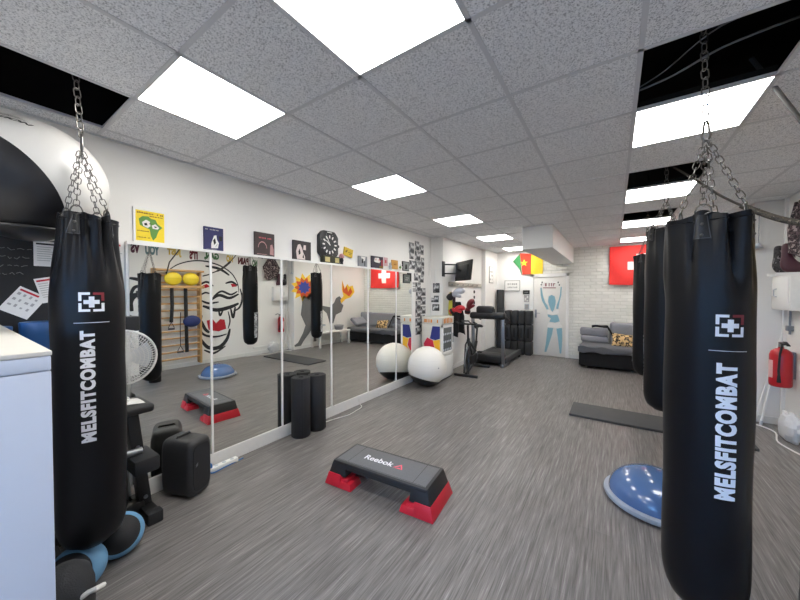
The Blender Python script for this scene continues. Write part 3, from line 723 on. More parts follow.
# pedestal fan
t = thing('desk_fan', 'white fan with a round wire cage partly behind the left punch bag', 'fan', (-2.85, .715, 1.135), rot=(0, 0, math.radians(-12)))
FW = mat('fan_white', (206, 206, 203), .45)
RX = Matrix.Rotation(PI/2, 4, 'Y')
cage = MB(); rf = .19
for k in range(1, 9):
    q = rf*k/8; dx = .055*math.sqrt(max(0, 1-(q/rf)**2*.85))
    cage.tube([(dx, q*math.cos(a), q*math.sin(a)) for a in [2*PI*i/40 for i in range(40)]], .0016 if k < 8 else .0075, n=6, closed=True)
for i in range(64):
    a = 2*PI*i/64; cage.tube([(.055*math.sqrt(max(0, 1-(q/rf)**2*.85)), q*math.cos(a+q*1.5), q*math.sin(a+q*1.5)) for q in [rf*j/6 for j in range(1, 7)]], .0018, n=4)
    cage.tube([(-.05*math.sqrt(max(0, 1-(q/rf)**2*.85)), q*math.cos(a), q*math.sin(a)) for q in [rf*j/4 for j in range(1, 5)]], .0013, n=4)
cage.build('cage', FW, t)
b = MB(); b.cyl((.052, 0, 0), (.064, 0, 0), .035, n=28); b.build('cage_badge', FW, t)
for k in range(3):
    b = MB(); a0 = 2*PI*k/3
    b.sheet(lambda u, v: Vector((-.018+.036*v, (.03+.135*u)*math.cos(a0+(v-.5)*1.25), (.03+.135*u)*math.sin(a0+(v-.5)*1.25))), 6, 8, .002); b.build('blade', GREYPL, t, smooth=60)
b = MB(); b.cyl((-.09, 0, 0), (.02, 0, 0), .045, .03, n=24); b.ball((-.085, 0, 0), .05, n=20); b.build('motor', FW, t)
b = MB(); b.tube([(-.075, 0, -.04), (-.06, 0, -.22), (-.03, -.03, -.30)], .016); b.build('stem', FW, t)
b = MB(); b.cyl((-.03, -.04, -.319), (-.03, -.04, -.295), .085, .075, n=36); b.build('base', FW, t)

t = thing('wall_speaker', 'small black box on the wall just above the white fan', 'box', (-3.0, .80, 1.36)); MB().box((-.06, -.045, -.055), (.05, .045, .055), .006).build('housing', BLACKP, t); MB().box((.05, -.038, -.048), (.053, .038, .048)).build('front_panel', BLACKR, t, smooth=0)
# ================================================================== PICTURES ON AND ABOVE THE MIRROR LEDGE
def picture(name, label, y0, y1, z0, z1, face, layers, frame=None, d=.022, rot=0., cat='picture', x=XL, group=None):
    w, h = y1-y0, z1-z0
    t = thing(name, label, cat, group=group); t.matrix_world = fr_left((y0+y1)/2, (z0+z1)/2, x) @ Matrix.Rotation(rot, 4, 'Z')
    MB().box((-w/2, -h/2, .001), (w/2, h/2, d), .001).build('frame' if frame else 'canvas', frame or face, t, smooth=0)
    k = .86 if frame else 1.
    if frame: MB().box((-w/2*k, -h/2*k, d), (w/2*k, h/2*k, d+.001)).build('print', face, t, smooth=0)
    for i, (pn, m, polys) in enumerate(layers):
        b = MB()
        for p in polys: b.prism([(px*w/2*k, py*h/2*k) for px, py in p], .0006, Matrix.Translation((0, 0, d+.001+.0007*i)))
        b.build(pn, m, t, smooth=0)
    return t
def R4(x0, y0, x1, y1): return [(x0, y0), (x1, y0), (x1, y1), (x0, y1)]
def bar_text(x0, x1, y, h, n, seed=0):
    r_ = random.Random(seed); out = []; s = (x1-x0)/n
    for k in range(n):
        if r_.random() < .85: out.append(R4(x0+k*s, y-h*r_.uniform(.4, .5), x0+(k+r_.uniform(.5, .85))*s, y+h*r_.uniform(.3, .5)))
    return out
africa = [(-.80, .42), (-.55, .62), (-.15, .66), (.05, .52), (.35, .50), (.52, .22), (.86, .02), (.62, -.18), (.50, -.40), (.40, -.68), (.18, -.92), (.02, -.62), (-.06, -.20), (-.38, -.10), (-.72, .02)]
picture('framed_poster', 'white framed yellow poster with a green continent map, standing on the mirror top', .842, 1.058, 1.978, 2.252, YELP,
        [('map', GREEN, [africa]), ('figure', PAPER, [[(-.58, .22), (-.3, .42), (-.05, .32), (0, .02), (-.2, -.12), (-.5, -.02)], [(.08, .08), (.35, .2), (.62, -.02), (.5, -.14), (.15, -.12)]]),
         ('figure_shade', INK, [[(-.45, .15), (-.28, .22), (-.2, .05), (-.4, .02)], [(.25, .06), (.5, .02), (.3, -.06)], R4(-.1, .15, .05, .2)]),
         ('heading', mat('poster_brown', (128, 84, 30), .7), bar_text(-.92, .92, .84, .1, 16, 1)+bar_text(-.3, .9, .68, .07, 10, 2)+bar_text(-.9, -.1, -.36, .07, 8, 3)+bar_text(-.9, .0, -.78, .06, 9, 4))], WHITE, rot=0)
picture('canvas_picture', 'small dark blue picture with a pale figure, standing on the mirror top', 1.345, 1.512, 1.978, 2.192, mat('canvas_navy', (44, 46, 92), .6, var=.3),
        [('figure', PAPER, [[(-.3, -.4), (.0, .3), (.25, .35), (.3, 0), (.5, -.3), (.4, -.75), (-.3, -.8)]]), ('figure_shade', INK, [[(-.1, -.1), (.1, .1), (.2, -.3), (0, -.5)], [(.3, -.5), (.4, -.3), (.1, -.7)], [(.55, -.1), (.85, -.1), (.85, .3), (.5, .3)]]),
         ('heading', PAPERG, bar_text(-.9, .5, .78, .1, 9, 5)+bar_text(-.8, .5, -.9, .05, 9, 6))])
picture('canvas_picture', 'dark brown picture with a round outline, third on the mirror top', 1.825, 2.05, 1.978, 2.224, mat('canvas_umber', (62, 50, 50), .6, var=.25),
        [('outline', mat('print_pink', (176, 134, 132), .6), [[(.28*math.cos(a)*1.6-.25, .55*math.sin(a)-.3) for a in [PI*k/14 for k in range(15)]]+[(.25*math.cos(a)*1.6-.25, .46*math.sin(a)-.3) for a in [PI*k/14 for k in range(14, -1, -1)]],
          [(.5, -.8), (.55, .0), (.75, .1), (.9, -.3), (.9, -.85)], R4(-.8, -.86, .2, -.82)]), ('heading', mat('print_rose', (190, 92, 100), .6), bar_text(-.6, .7, .55, .14, 9, 7))])
picture('canvas_picture', 'black and white picture of two seated figures, left of the clock', 2.29, 2.545, 1.978, 2.205, mat('canvas_dark', (48, 42, 44), .6, var=.3),
        [('figure', mat('print_pale', (214, 200, 196), .6, var=.1), [[(-.6, -.9), (-.7, -.1), (-.5, .55), (-.25, .65), (-.05, .3), (.1, -.2), (.3, -.6), (.3, -.9)], [(.1, .1), (.15, .6), (.4, .6), (.4, .1)]]), ('figure_shade', INK, [[(-.45, -.1), (-.3, .2), (-.2, -.3), (-.4, -.5)], [(.0, -.7), (.1, -.3), (.2, -.8)]])])
# clock shaped like a wrist watch
t = thing('wall_clock', 'large black watch-shaped wall clock above the mirrors', 'clock'); t.matrix_world = fr_left(2.815, 2.21, XL+.001)
oc = []
for sx, sy in ((1, 1), (-1, 1), (-1, -1), (1, -1)):
    q = [(.158*sx, .10*sy), (.150*sx, .118*sy), (.105*sx, .166*sy), (.088*sx, .175*sy)]
    oc += q if sx*sy > 0 else q[::-1]
b = MB(); b.prism(oc, .055); bmesh.ops.bevel(b.bm, geom=[e for e in b.bm.edges if all(v.co.z > .05 for v in e.verts)], offset=.012, segments=2, profile=.5, affect='EDGES'); b.build('case', mat('clock_case', (38, 38, 40), .35, var=.1), t)
b = MB(); b.cyl((0, 0, .054), (0, 0, .058), .128, n=48); b.build('dial', mat('clock_dial', (50, 50, 53), .5), t)
b = MB()
for k in range(12):
    a = 2*PI*k/12; M_ = Matrix.Translation((.100*math.sin(a), .100*math.cos(a), .0582)) @ Matrix.Rotation(-a, 4, 'Z')
    b.box((-.009, -.018, 0), (.009, .018, .002), 0, M_)
b.build('hour_mark', PAPER, t, smooth=0)
b = MB(); b.box((-.006, -.01, .061), (.006, .075, .0625), 0, Matrix.Rotation(math.radians(52), 4, 'Z')); b.build('hour_hand', PAPER, t, smooth=0)
b = MB(); b.box((-.004, -.01, .063), (.004, .10, .0645), 0, Matrix.Rotation(math.radians(28), 4, 'Z')); b.build('minute_hand', PAPER, t, smooth=0)
b = MB(); b.box((-.04, .150, .056), (.04, .160, .0575)); b.box((-.045, -.160, .056), (.045, -.150, .0575)); b.build('bezel_bar', PAPER, t, smooth=0)
b = MB(); b.cyl((.155, .0, .028), (.178, .0, .028), .022, n=20); b.build('crown', mat('clock_case', (38, 38, 40), .35), t)
b = MB()
for k in range(8):
    a = 2*PI*(k+.5)/8; b.cyl((.138*math.cos(a), .138*math.sin(a), .054), (.138*math.cos(a), .138*math.sin(a), .058), .006, n=10)
b.build('bezel_screw', GREYM, t)
t = thing('toy_box', 'small olive and black box with beige squares under the clock', 'box', (-3.027, 2.85, 1.978))
MB().box((-.03, -.15, 0), (.03, .14, .09), .006).build('carton', mat('olive_dark', (44, 46, 30), .6, var=.3), t)
for y0, y1 in ((-.12, -.04), (.05, .12)): MB().box((.03, y0, .012), (.0315, y1, .073)).build('label_square', mat('beige_print', (188, 176, 120), .6), t, smooth=0)
t = thing('figurine', 'tiny pink and black figurine right of the box under the clock', 'figurine', (-3.03, 3.05, 1.978))
b = MB(); b.lathe([(0, 0), (.022, 0), (.02, .03), (.028, .06), (.018, .085), (0, .09)], 16); b.build('body', BLACKP, t)
b = MB(); b.ball((0, 0, .115), .032, n=16); b.ball((0, .03, .10), .014, n=10); b.ball((0, -.03, .10), .014, n=10); b.build('head', mat('figurine_pink', (206, 150, 156), .6), t)
picture('small_sign', 'small yellow picture hung crooked right of the clock', 3.115, 3.285, 2.10, 2.215, mat('print_gold', (206, 172, 38), .5, var=.2), [('figure', mat('print_olive', (120, 96, 20), .6), [[(-.8, .1), (-.3, .5), (-.4, -.1), (-.7, -.3)], R4(-.1, -.1, .8, .05), R4(.1, -.5, .6, -.35)])], rot=math.radians(-10))
picture('canvas_picture', 'narrow grey picture with a peaked pale top, right of the crooked yellow picture', 3.405, 3.595, 1.978, 2.135, mat('print_grey', (132, 134, 140), .6, var=.3), [('figure', PAPER, [[(-.5, .9), (.6, .9), (.4, .2), (.0, .0), (-.3, .5)]]), ('figure_shade', INK, [[(-.2, .6), (.1, .4), (.0, -.4), (-.3, -.2)], R4(.3, -.8, .5, .1)])])
picture('canvas_picture', 'dark photo print of people, above the reflected red flag', 3.70, 3.985, 1.985, 2.165, mat('print_plum', (52, 44, 58), .6, var=.3), [('figure', PAPER, [[(-.6, .1), (-.5, .7), (-.1, .75), (.2, .8), (.5, .2), (.3, -.1), (-.3, -.05)]]), ('figure_shade', INKR, [R4(-.35, .3, -.25, .6), R4(.2, .2, .3, .6), R4(.7, -.6, .85, .5)]), ('ground', mat('print_olive', (120, 96, 20), .6), [R4(.3, -.95, .95, -.6)])])
picture('framed_photo', 'narrow pale pink frame beside the dark photo print', 3.99, 4.115, 2.02, 2.18, mat('print_rosy', (196, 158, 158), .6, var=.2), [('figure', INKR, [R4(-.3, -.3, .3, .4)])], WHITE)
picture('framed_photo', 'orange brown picture above the end of the mirrors', 4.23, 4.40, 2.0, 2.15, mat('print_amber', (192, 142, 66), .6, var=.2), [('figure', mat('print_ochre', (140, 92, 34), .6), [R4(-.5, -.1, .5, .1), R4(-.5, .3, .5, .4)])])
t = thing('figurine', 'small grey figurine on the mirror top right of the dark photo print', 'figurine', (-3.03, 4.16, 1.978)); b = MB(); b.lathe([(0, 0), (.03, 0), (.022, .03), (.03, .06), (.015, .08), (.022, .10), (0, .125)], 16); b.build('body', GREYPL, t); b = MB(); b.ball((0, .02, .05), .02, n=10); b.build('arm', INK, t)
t = thing('figurine', 'small green and white figurine near the end of the mirror top', 'figurine', (-3.03, 4.47, 1.978)); b = MB(); b.lathe([(0, 0), (.025, 0), (.02, .04), (.028, .07), (.012, .09), (.02, .11), (0, .13)], 16); b.build('body', PAPER, t); b = MB(); b.ball((.0, -.02, .06), .022, n=10); b.build('cape', GREEN, t)
picture('framed_photo', 'grey photo in a dark frame at the end of the mirror top', 4.545, 4.75, 1.99, 2.155, mat('print_grey2', (128, 132, 130), .6, var=.3), [('figure', INK, [[(-.4, -.8), (-.2, .4), (.3, .5), (.5, -.7)]])], INK)
picture('framed_photo', 'dark grey photo stuck on the last mirror panel', 4.50, 4.72, 1.77, 1.93, mat('print_slate', (86, 92, 88), .6, var=.3), [('figure', PAPERG, [R4(-.6, -.4, .4, -.2), R4(-.4, .1, .6, .3)])], INK, d=.008, x=XM+.001)
# ---- photo cards taped in a column at the end of the mirrors
def card(u, v, w, h, m, first=False):
    p = on_x(u, v, XL+.003)
    t = thing('photo_card', 'small black and white photo card taped in the crowded column beside the mirrors', 'photo card', group='photo cards beside the mirrors')
    t.matrix_world = fr_left(p.y, p.z, XL+.002)
    w *= 1.22; h *= 1.18
    MB().box((-w/2, -h/2, 0), (w/2, h/2, .003)).build('card', PAPERG, t, smooth=0)
    b = MB(); b.box((-w*.47, -h*.44, .003), (w*.47, h*.46, .0038)); b.build('photo', m, t, smooth=0)
    return t
ph = [spots('photo_mono_%d' % k, (196+8*k, 196+8*k, 196+8*k), [(128, 128, 130), (52, 52, 55)], 8+2*k, .5, .44) for k in range(3)]
for k, (u, v, w, h) in enumerate([(411.5, 248, .15, .17), (417, 246, .13, .15), (421.5, 250, .13, .16), (411.5, 256, .12, .10), (417.5, 256, .17, .16), (412.5, 265, .19, .14), (418, 267, .2, .19), (422.5, 262, .1, .14), (422.5, 271, .1, .15), (416, 277, .12, .12), (421, 279, .16, .12),
        (418, 287, .16, .15), (423, 292, .16, .13), (418.5, 296, .16, .13), (423, 301, .16, .13), (418, 305, .15, .14), (423, 310, .16, .13), (418, 313, .16, .13), (422.5, 319, .15, .13), (418, 322, .16, .13), (422, 328, .16, .12), (418, 331, .15, .12)]):
    card(u, v, w, h, ph[k % 3])
picture('pale_print', 'pale grey printed sheet low beside the photo card column', 4.83, 5.08, 1.62, 1.80, PAPERG, [('print_lines', PAPER, [R4(-.8, .3, .8, .5), R4(-.8, -.2, .5, 0)])], d=.002)
def pier_pic(label, x, z, w, h, m, frame=INK, nm='framed_photo'):
    t = thing(nm, label, 'picture'); t.matrix_world = fr_back(x, z, 5.6-.001)
    MB().box((-w/2, -h/2, 0), (w/2, h/2, .014), .002).build('frame', frame, t, smooth=0)
    MB().box((-w*.40, -h*.40, .014), (w*.40, h*.40, .015)).build('photo', m, t, smooth=0)
def pp(u, v): p = on_y(u, v, 5.6); return (max(-3.0, min(-2.86, p.x)), p.z)
pier_pic('black framed photo, uppermost on the wall corner above the display fridge', *pp(436.5, 288), .14, .19, ph[0])
pier_pic('dark photo in the middle of the wall corner above the display fridge', *pp(436.5, 299), .10, .13, ph[1])
pier_pic('small black framed photo just above the display fridge', *pp(436, 307.5), .15, .13, ph[2])
pier_pic('tiny pale photo left of the framed ones on the wall corner', -3.02, pp(431, 300)[1], .07, .09, ph[1], PAPERG)
#@@MID

# ================================================================== BIG WHITE BALL, DISPLAY FRIDGE
t = thing('exercise_ball', 'big white exercise ball with a black underside on the floor by the display fridge', 'exercise ball', (-2.662, 4.735, .338), group=None)
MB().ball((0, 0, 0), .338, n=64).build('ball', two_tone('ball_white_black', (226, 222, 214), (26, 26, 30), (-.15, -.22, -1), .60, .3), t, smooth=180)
b = MB()
for k in range(1, 5):
    z = .338*(-.55+.24*k); q = math.sqrt(.3385**2-z*z); b.tube([(q*math.cos(a), q*math.sin(a), z) for a in [2*PI*i/64 for i in range(64)]], .0018, n=5, closed=True)
b.build('ribs', mat('ball_rib', (214, 210, 203), .4), t)
b = MB(); b.cyl((.30, -.155, .03), (.306, -.158, .03), .012, n=14); b.build('valve_plug', PAPERG, t)
fx0, fx1, fy0, fy1 = -2.99, -2.555, 5.10, 5.575
t = thing('storage_cabinet', 'low white cabinet on the floor carrying the display fridge', 'cabinet', (0, 0, 0))
b = MB(); b.box((fx0, fy0, .02), (fx1-.02, fy1, .46), .003); b.build('carcass', WHITE, t)
b = MB(); b.box((fx1-.02, fy0+.004, .05), (fx1, fy1-.004, .44), .003); dr = b.build('door', WHITE, t)
MB().box((fx1, fy0+.06, .34), (fx1+.015, fy0+.075, .42), .003).build('handle', GREYM, dr)
MB().box((fx0+.02, fy0+.02, 0), (fx1-.04, fy1-.02, .03)).build('plinth', BLACKP, t)
t = thing('display_fridge', 'small pale display fridge with coloured side stickers and a glass door', 'fridge', (0, 0, 0))
FRW = mat('fridge_cream', (206, 203, 192), .45)
b = MB(); b.box((fx0, fy0+.005, .462), (fx1-.035, fy1, 1.02), .006); b.box((fx0, fy0, 1.02), (fx1+.005, fy1, 1.16), .008); b.build('housing', FRW, t)
b = MB()
for a, c in (((fy0+.01, .47), (fy0+.05, 1.01)), ((fy1-.05, .47), (fy1-.005, 1.01)), ((fy0+.01, .47), (fy1-.005, .52)), ((fy0+.01, .96), (fy1-.005, 1.01))): b.box((fx1-.035, a[0], a[1]), (fx1, c[0], c[1]), .004)
fd = b.build('door', WHITE, t)
MB().box((fx1-.025, fy0+.05, .52), (fx1-.015, fy1-.05, .96)).build('door_glass', mat('fridge_glass', (104, 108, 106), .15, coat=.4), fd)
MB().box((fx1, fy1-.045, .66), (fx1+.018, fy1-.03, .84), .004).build('door_handle', GREYM, fd)
b = MB()
for k, z in enumerate((.55, .70, .84)):
    for j in range(5): b.cyl((fx1-.0148, fy0+.09+.07*j, z), (fx1-.012, fy0+.09+.07*j, z), .022, n=8)
b.build('can', GREYPL, t, smooth=0)
FM = Matrix(((1, 0, 0, 0), (0, 0, -1, fy0+.0045), (0, 1, 0, 0), (0, 0, 0, 1)))
def hexa(cx_, cz_, r, rot=0.): return [(cx_+r*math.cos(a+rot), cz_+r*math.sin(a+rot)) for a in [2*PI*k/6 for k in range(6)]]
MB().prism([(-2.81, .76), (-2.76, .99), (-2.605, .99), (-2.605, .77), (-2.70, .735)], .0015, FM).build('sticker', NAVY, t, smooth=0)
MB().prism([(-2.94, .66), (-2.87, .775), (-2.75, .73), (-2.72, .60), (-2.78, .50), (-2.91, .50)], .0018, FM).build('sticker', mat('sticker_red', (206, 42, 72), .5), t, smooth=0)
MB().prism([(-2.745, .72), (-2.605, .755), (-2.605, .475), (-2.74, .475), (-2.705, .60)], .0014, FM).build('sticker', mat('sticker_yellow', (240, 184, 44), .5), t, smooth=0)
b = MB()
FM2 = Matrix(((1, 0, 0, 0), (0, 0, -1, fy0-.0005), (0, 1, 0, 0), (0, 0, 0, 1)))
for k, p in enumerate(bar_text(-2.93, -2.62, 1.09, .075, 7, 11)): b.prism(p, .001, FM2)
FM3 = Matrix(((0, 0, 1, fx1+.0052), (1, 0, 0, 0), (0, 1, 0, 0), (0, 0, 0, 1)))
for k, p in enumerate(bar_text(fy0+.05, fy1-.05, 1.09, .10, 6, 12)): b.prism(p, .001, FM3)
b.build('band_print', ORANGE, t, smooth=0)

# ================================================================== TELEVISION, HOOK RAIL, GLOVES
p1 = Vector((0, 0, HC))+_ray(455.5, 272.5)*6.75; p2 = Vector((0, 0, HC))+_ray(471.5, 270)*6.05
d_ = Vector((p2.x-p1.x, p2.y-p1.y, 0)); W_ = d_.length; ex = d_.normalized(); cz = (p1.z+p2.z)/2+.01; hh = .40
ctr = Vector(((p1.x+p2.x)/2, (p1.y+p2.y)/2, cz)); ez = Vector((0, 0, 1)); ey = ez.cross(ex)      # ex: along the set, ey: away from the camera side
t = thing('television', 'black flat television seen from behind on a wall arm', 'television')
t.matrix_world = Matrix(((ex.x, ey.x, 0, ctr.x), (ex.y, ey.y, 0, ctr.y), (0, 0, 1, ctr.z), (0, 0, 0, 1))) @ Matrix.Rotation(math.radians(-6), 4, 'X')
MB().box((-W_/2, -.012, -hh/2), (W_/2, .018, hh/2), .006).build('case', mat('tv_black', (34, 34, 35), .45), t)
b = MB(); b.box((-W_*.36, -.045, -hh*.42), (W_*.36, -.012, hh*.30), .02); b.build('back_cover', mat('tv_black', (34, 34, 35), .45), t)
MB().box((-W_/2+.012, .018, -hh/2+.014), (W_/2-.012, .0195, hh/2-.012)).build('screen', GLASSD, t, smooth=0)
am = on_x(443, 269, -2.798); TI = t.matrix_world.inverted()
b = MB(); b.box((-2.7995, am.y-.05, am.z-.15), (-2.775, am.y+.05, am.z+.15), .004); xf(b, TI).build('wall_plate', BLACKM, t)
tc_ = ctr-ey*.06; el = Vector((-2.60, (am.y+tc_.y)/2+.02, am.z))
b = MB()
for dz in (-.09, .09): b.tube([(-2.785, am.y, am.z+dz), (el.x, el.y, am.z+dz)], .014)
b.tube([(el.x, el.y, am.z-.11), (el.x, el.y, am.z+.11)], .016); b.tube([(el.x, el.y, am.z), tuple(tc_)], .016); xf(b, TI).build('swivel_arm', BLACKM, t)
ra, rb = on_x(454, 284, -2.798), on_x(478, 286, -2.798); ra.y = 5.85
t = thing('hook_rail', 'pale wall rail with hooks under the television', 'hook rail', (0, 0, 0))
MB().box((-2.7995, ra.y, rb.z-.04), (-2.782, rb.y+.2, rb.z+.05), .003).build('rail', mat('rail_grey', (158, 152, 142), .5, var=.3, scale=30), t)
b = MB()
for k in range(6):
    y = ra.y+.1+(rb.y-ra.y)*k/6; b.tube([(-2.782, y, rb.z), (-2.75, y, rb.z-.01), (-2.745, y, rb.z+.02)], .006, n=6)
b.build('hook', GREYM, t)
b = MB()
for k in range(3): z = 1.60-.13*k; b.box((-2.80, 7.25, z), (-2.785, 7.31, z+.07), .003)
tag(b.build('wall_label_strip', INK, smooth=0), 'column of small dark labels on the wall behind the treadmill', 'label strip')
def skin_mesh(name, verts, edges, radii, m, parent, sub=2, root=0):
    me = bpy.data.meshes.new(name); me.from_pydata(verts, edges, []); o = bpy.data.objects.new(name, me); C.objects.link(o)
    md = o.modifiers.new('s', 'SKIN'); o.modifiers.new('u', 'SUBSURF').levels = sub
    for v, r in zip(me.skin_vertices[0].data, radii): v.radius = r if isinstance(r, (tuple, list)) else (r, r)
    me.skin_vertices[0].data[root].use_root = True
    bpy.context.view_layer.update(); dg = bpy.context.evaluated_depsgraph_get()
    nm = bpy.data.meshes.new_from_object(o.evaluated_get(dg)); bpy.data.objects.remove(o); bpy.data.meshes.remove(me)
    nm.materials.clear(); nm.materials.append(m)
    for p in nm.polygons: p.use_smooth = True
    nm.name = name; o = bpy.data.objects.new(name, nm); C.objects.link(o)
    if parent: o.parent = parent
    return o
def glove(label, loc, rot, m, cuffm, s=1.):
    t = thing('boxing_glove', label, 'boxing glove', loc, rot=rot, group='boxing gloves hung by the fridge'); t.scale = (s, s, s)
    skin_mesh('mitt', [(0, 0, 0), (0, 0, .07), (.01, 0, .14), (.055, 0, .185), (.10, 0, .165), (.05, -.035, .06), (.09, -.05, .10), (.12, -.04, .13)],
              [(0, 1), (1, 2), (2, 3), (3, 4), (1, 5), (5, 6), (6, 7)], [.05, .062, .075, .07, .055, .03, .032, .026], m, t)
    b = MB(); b.lathe([(.046, -.10), (.052, -.10), (.056, -.05), (.050, .0), (.048, .02), (.040, .02), (.042, -.09)], 24); b.build('cuff', cuffm, t)
    b = MB(); b.lathe([(.0565, -.075), (.059, -.07), (.059, -.035), (.0555, -.03)], 24); b.build('wrist_strap', INK, t)
    return t
def gp(u, v, x): return tuple(on_x(u, v, x))
glove('silver boxing glove, topmost of the gloves above the display fridge', gp(452.5, 295, -2.64), (math.radians(20), math.radians(50), math.radians(20)), SILVER, BLACKP, 1.15)
glove('bright red boxing glove hanging above the white cabinet by the bike', gp(454, 310, -2.62), (math.radians(-10), math.radians(62), math.radians(5)), REDP, REDP, .95)
glove('dark red boxing glove beside the bike handlebar', gp(468, 309, -2.60), (math.radians(15), math.radians(10), math.radians(20)), DRED, DRED, 1.05)
def hang(name, label, cat, c, w, z0, z1, m, seed=0, ax=(0, 1), th=.012, wob=.03):
    r_ = random.Random(seed); p1, p2 = r_.uniform(0, 6), r_.uniform(0, 6); ax = Vector((ax[0], ax[1], 0)).normalized(); nrm = Vector((ax.y, -ax.x, 0))
    def fn(u, v):
        ww = w*(.35+.65*min(1, v*2.2))*(1-.15*v*math.sin(6*v+p1))
        return Vector(c)+ax*((u-.5)*ww)+nrm*(wob*math.sin(9*u+p1+2*v)*(.4+v)+.012*math.sin(17*u+p2))+Vector((0, 0, z1+(z0-z1)*v-.04*v*math.cos(7*u+p2)*v))
    o = MB().sheet(fn, 22, 20, th).build(name, m, smooth=80); return tag(o, label, cat)
hp = on_x(452, 300, -2.62)
hang('hand_wrap', 'yellow green strap hanging above the display fridge', 'strap', (-2.70, 5.74, 0), .12, 1.17, 1.62, mat('lime_strap', (178, 176, 62), .7), 3, wob=.012)
hang('jacket', 'black jacket hanging under the red boxing glove', 'jacket', (-2.66, 6.03, 0), .34, .74, 1.42, BLACKF, 5, ax=(.2, .98))
hang('dark_strap', 'dark plum strap hanging between the silver and red gloves', 'strap', (-2.70, 5.93, 0), .14, 1.0, 1.60, mat('plum_strap', (56, 34, 44), .8), 8, wob=.012)

# ================================================================== SPINNING BIKE AND TREADMILL
t = thing('spinning_bike', 'black and silver spinning bike beside the treadmill', 'exercise bike', (-2.36, 6.12, 0), math.radians(4)); t.scale = (.92, .92, .96)
b = MB(); b.box((-.25, -.55, 0), (.25, -.48, .05), .012); b.build('front_foot', BLACKM, t)
b = MB(); b.box((-.22, .50, 0), (.22, .57, .05), .012); b.build('rear_foot', BLACKM, t)
b = MB(); b.tube([(0, -.51, .05), (0, -.10, .15), (0, .53, .05)], .028); b.tube([(0, -.10, .15), (0, .22, .62)], .03); b.tube([(0, -.38, .72), (0, -.02, .20)], .032); b.tube([(0, -.38, .72), (0, .15, .42)], .026)
b.tube([(-.045, -.50, .06), (-.045, -.42, .62), (0, -.38, .72)], .016); b.tube([(.045, -.50, .06), (.045, -.42, .62), (0, -.38, .72)], .016); b.build('frame', BLACKM, t)
FL = Matrix.Translation((0, -.33, .33)) @ Matrix.Rotation(PI/2, 4, 'Y')
b = MB(); b.lathe([(.02, -.012), (.18, -.008), (.20, -.014), (.255, -.014), (.262, 0), (.255, .014), (.20, .014), (.18, .008), (.02, .012)], 48, FL); b.build('flywheel', STEEL, t)
b = MB(); b.cyl((-.05, -.33, .33), (.05, -.33, .33), .03); b.cyl((-.07, .02, .28), (.07, .02, .28), .05); b.build('axle', GREYM, t)
b = MB(); b.box((.04, -.38, .22), (.07, .10, .40), .02); b.build('chain_guard', BLACKP, t)
b = MB(); b.tube([(0, -.38, .72), (0, -.40, 1.02)], .022); b.tube([(-.19, -.60, 1.10), (-.20, -.44, 1.06), (-.12, -.38, 1.04), (.12, -.38, 1.04), (.20, -.44, 1.06), (.19, -.60, 1.10)], .017); b.tube([(-.07, -.36, 1.04), (-.07, -.58, 1.12), (.07, -.58, 1.12), (.07, -.36, 1.04)], .014); b.build('handlebar', BLACKP, t)
b = MB(); b.tube([(0, .18, .50), (0, .27, .90)], .020); b.tube([(0, .18, .91), (0, .34, .91)], .018); b.build('seat_post', BLACKM, t)
b = MB(); b.sheet(lambda u, v: Vector(((v-.5)*(.05+.17*sstep(.35, .9, u)), .12+.27*u, .965-.035*(2*v-1)**2+.015*u)), 14, 10, .035); b.build('saddle', BLACKR, t, smooth=70)
for s in (-1, 1):
    b = MB(); b.box((s*.075, -.01, .12 if s < 0 else .28), (s*.09, .05, .28 if s < 0 else .44), .006); cr = b.build('crank', GREYM, t)
    b = MB(); zz = .13 if s < 0 else .43; b.box(tuple(sorted((s*.10, s*.19)))[0:1]+(-.035, zz-.015), tuple(sorted((s*.10, s*.19)))[1:2]+(.065, zz+.015), .006); b.build('pedal', BLACKP, cr)
b = MB(); b.cyl((0, -.30, .66), (0, -.33, .74), .02); b.ball((0, -.295, .65), .028, n=14); b.build('resistance_knob', BLACKP, t)
tx0, tx1, ty0, ty1 = -2.67, -1.93, 6.80, 8.28
t = thing('treadmill', 'black treadmill with silver uprights at the back of the room', 'treadmill', (0, 0, 0))
b = MB(); b.box((tx0+.06, ty0+.25, .13), (tx1-.06, ty1, .165), .008); b.build('belt', mat('belt_dark', (58, 59, 60), .7, var=.2, scale=50), t)
for s, x in ((-1, tx0), (1, tx1-.075)):
    b = MB(); b.box((x, ty0+.12, .06), (x+.075, ty1+.02, .185), .015); b.build('side_rail', mat('rail_charcoal', (62, 63, 66), .5), t)
    b = MB(); b.box((x, ty0-.05, 0), (x+.075, ty0+.35, .06), .012); b.build('foot', GREYM, t)
    b = MB(); M_ = Matrix.Translation((x+.0375, ty0+.04, .05)) @ Matrix.Rotation(math.radians(3), 4, 'X'); b.box((-.032, -.04, 0), (.032, .04, 1.08), .012, M_); b.build('upright', STEEL, t)
    b = MB(); b.tube([(x+.0375, ty0-.02, 1.09), (x+.0375, ty0+.22, 1.07), (x+.0375, ty0+.48, .98)], [.03, .026, .022]); b.build('handrail', mat('rail_charcoal', (62, 63, 66), .5), t)
b = MB(); b.box((tx0+.06, ty0, .06), (tx1-.06, ty0+.40, .25), .05, seg=4); b.build('motor_hood', BLACKP, t)
b = MB(); b.box((tx0-.02, ty0-.10, 1.03), (tx1+.03, ty0+.08, 1.18), .055, seg=4); b.box((tx0+.12, ty0-.08, 1.12), (tx1-.22, ty0+.05, 1.32), .06, seg=4); b.build('console', BLACKP, t)
b = MB(); b.box((tx0+.22, ty0+.0405, 1.16), (tx1-.22, ty0+.043, 1.26)); b.build('display', GLASSD, t)
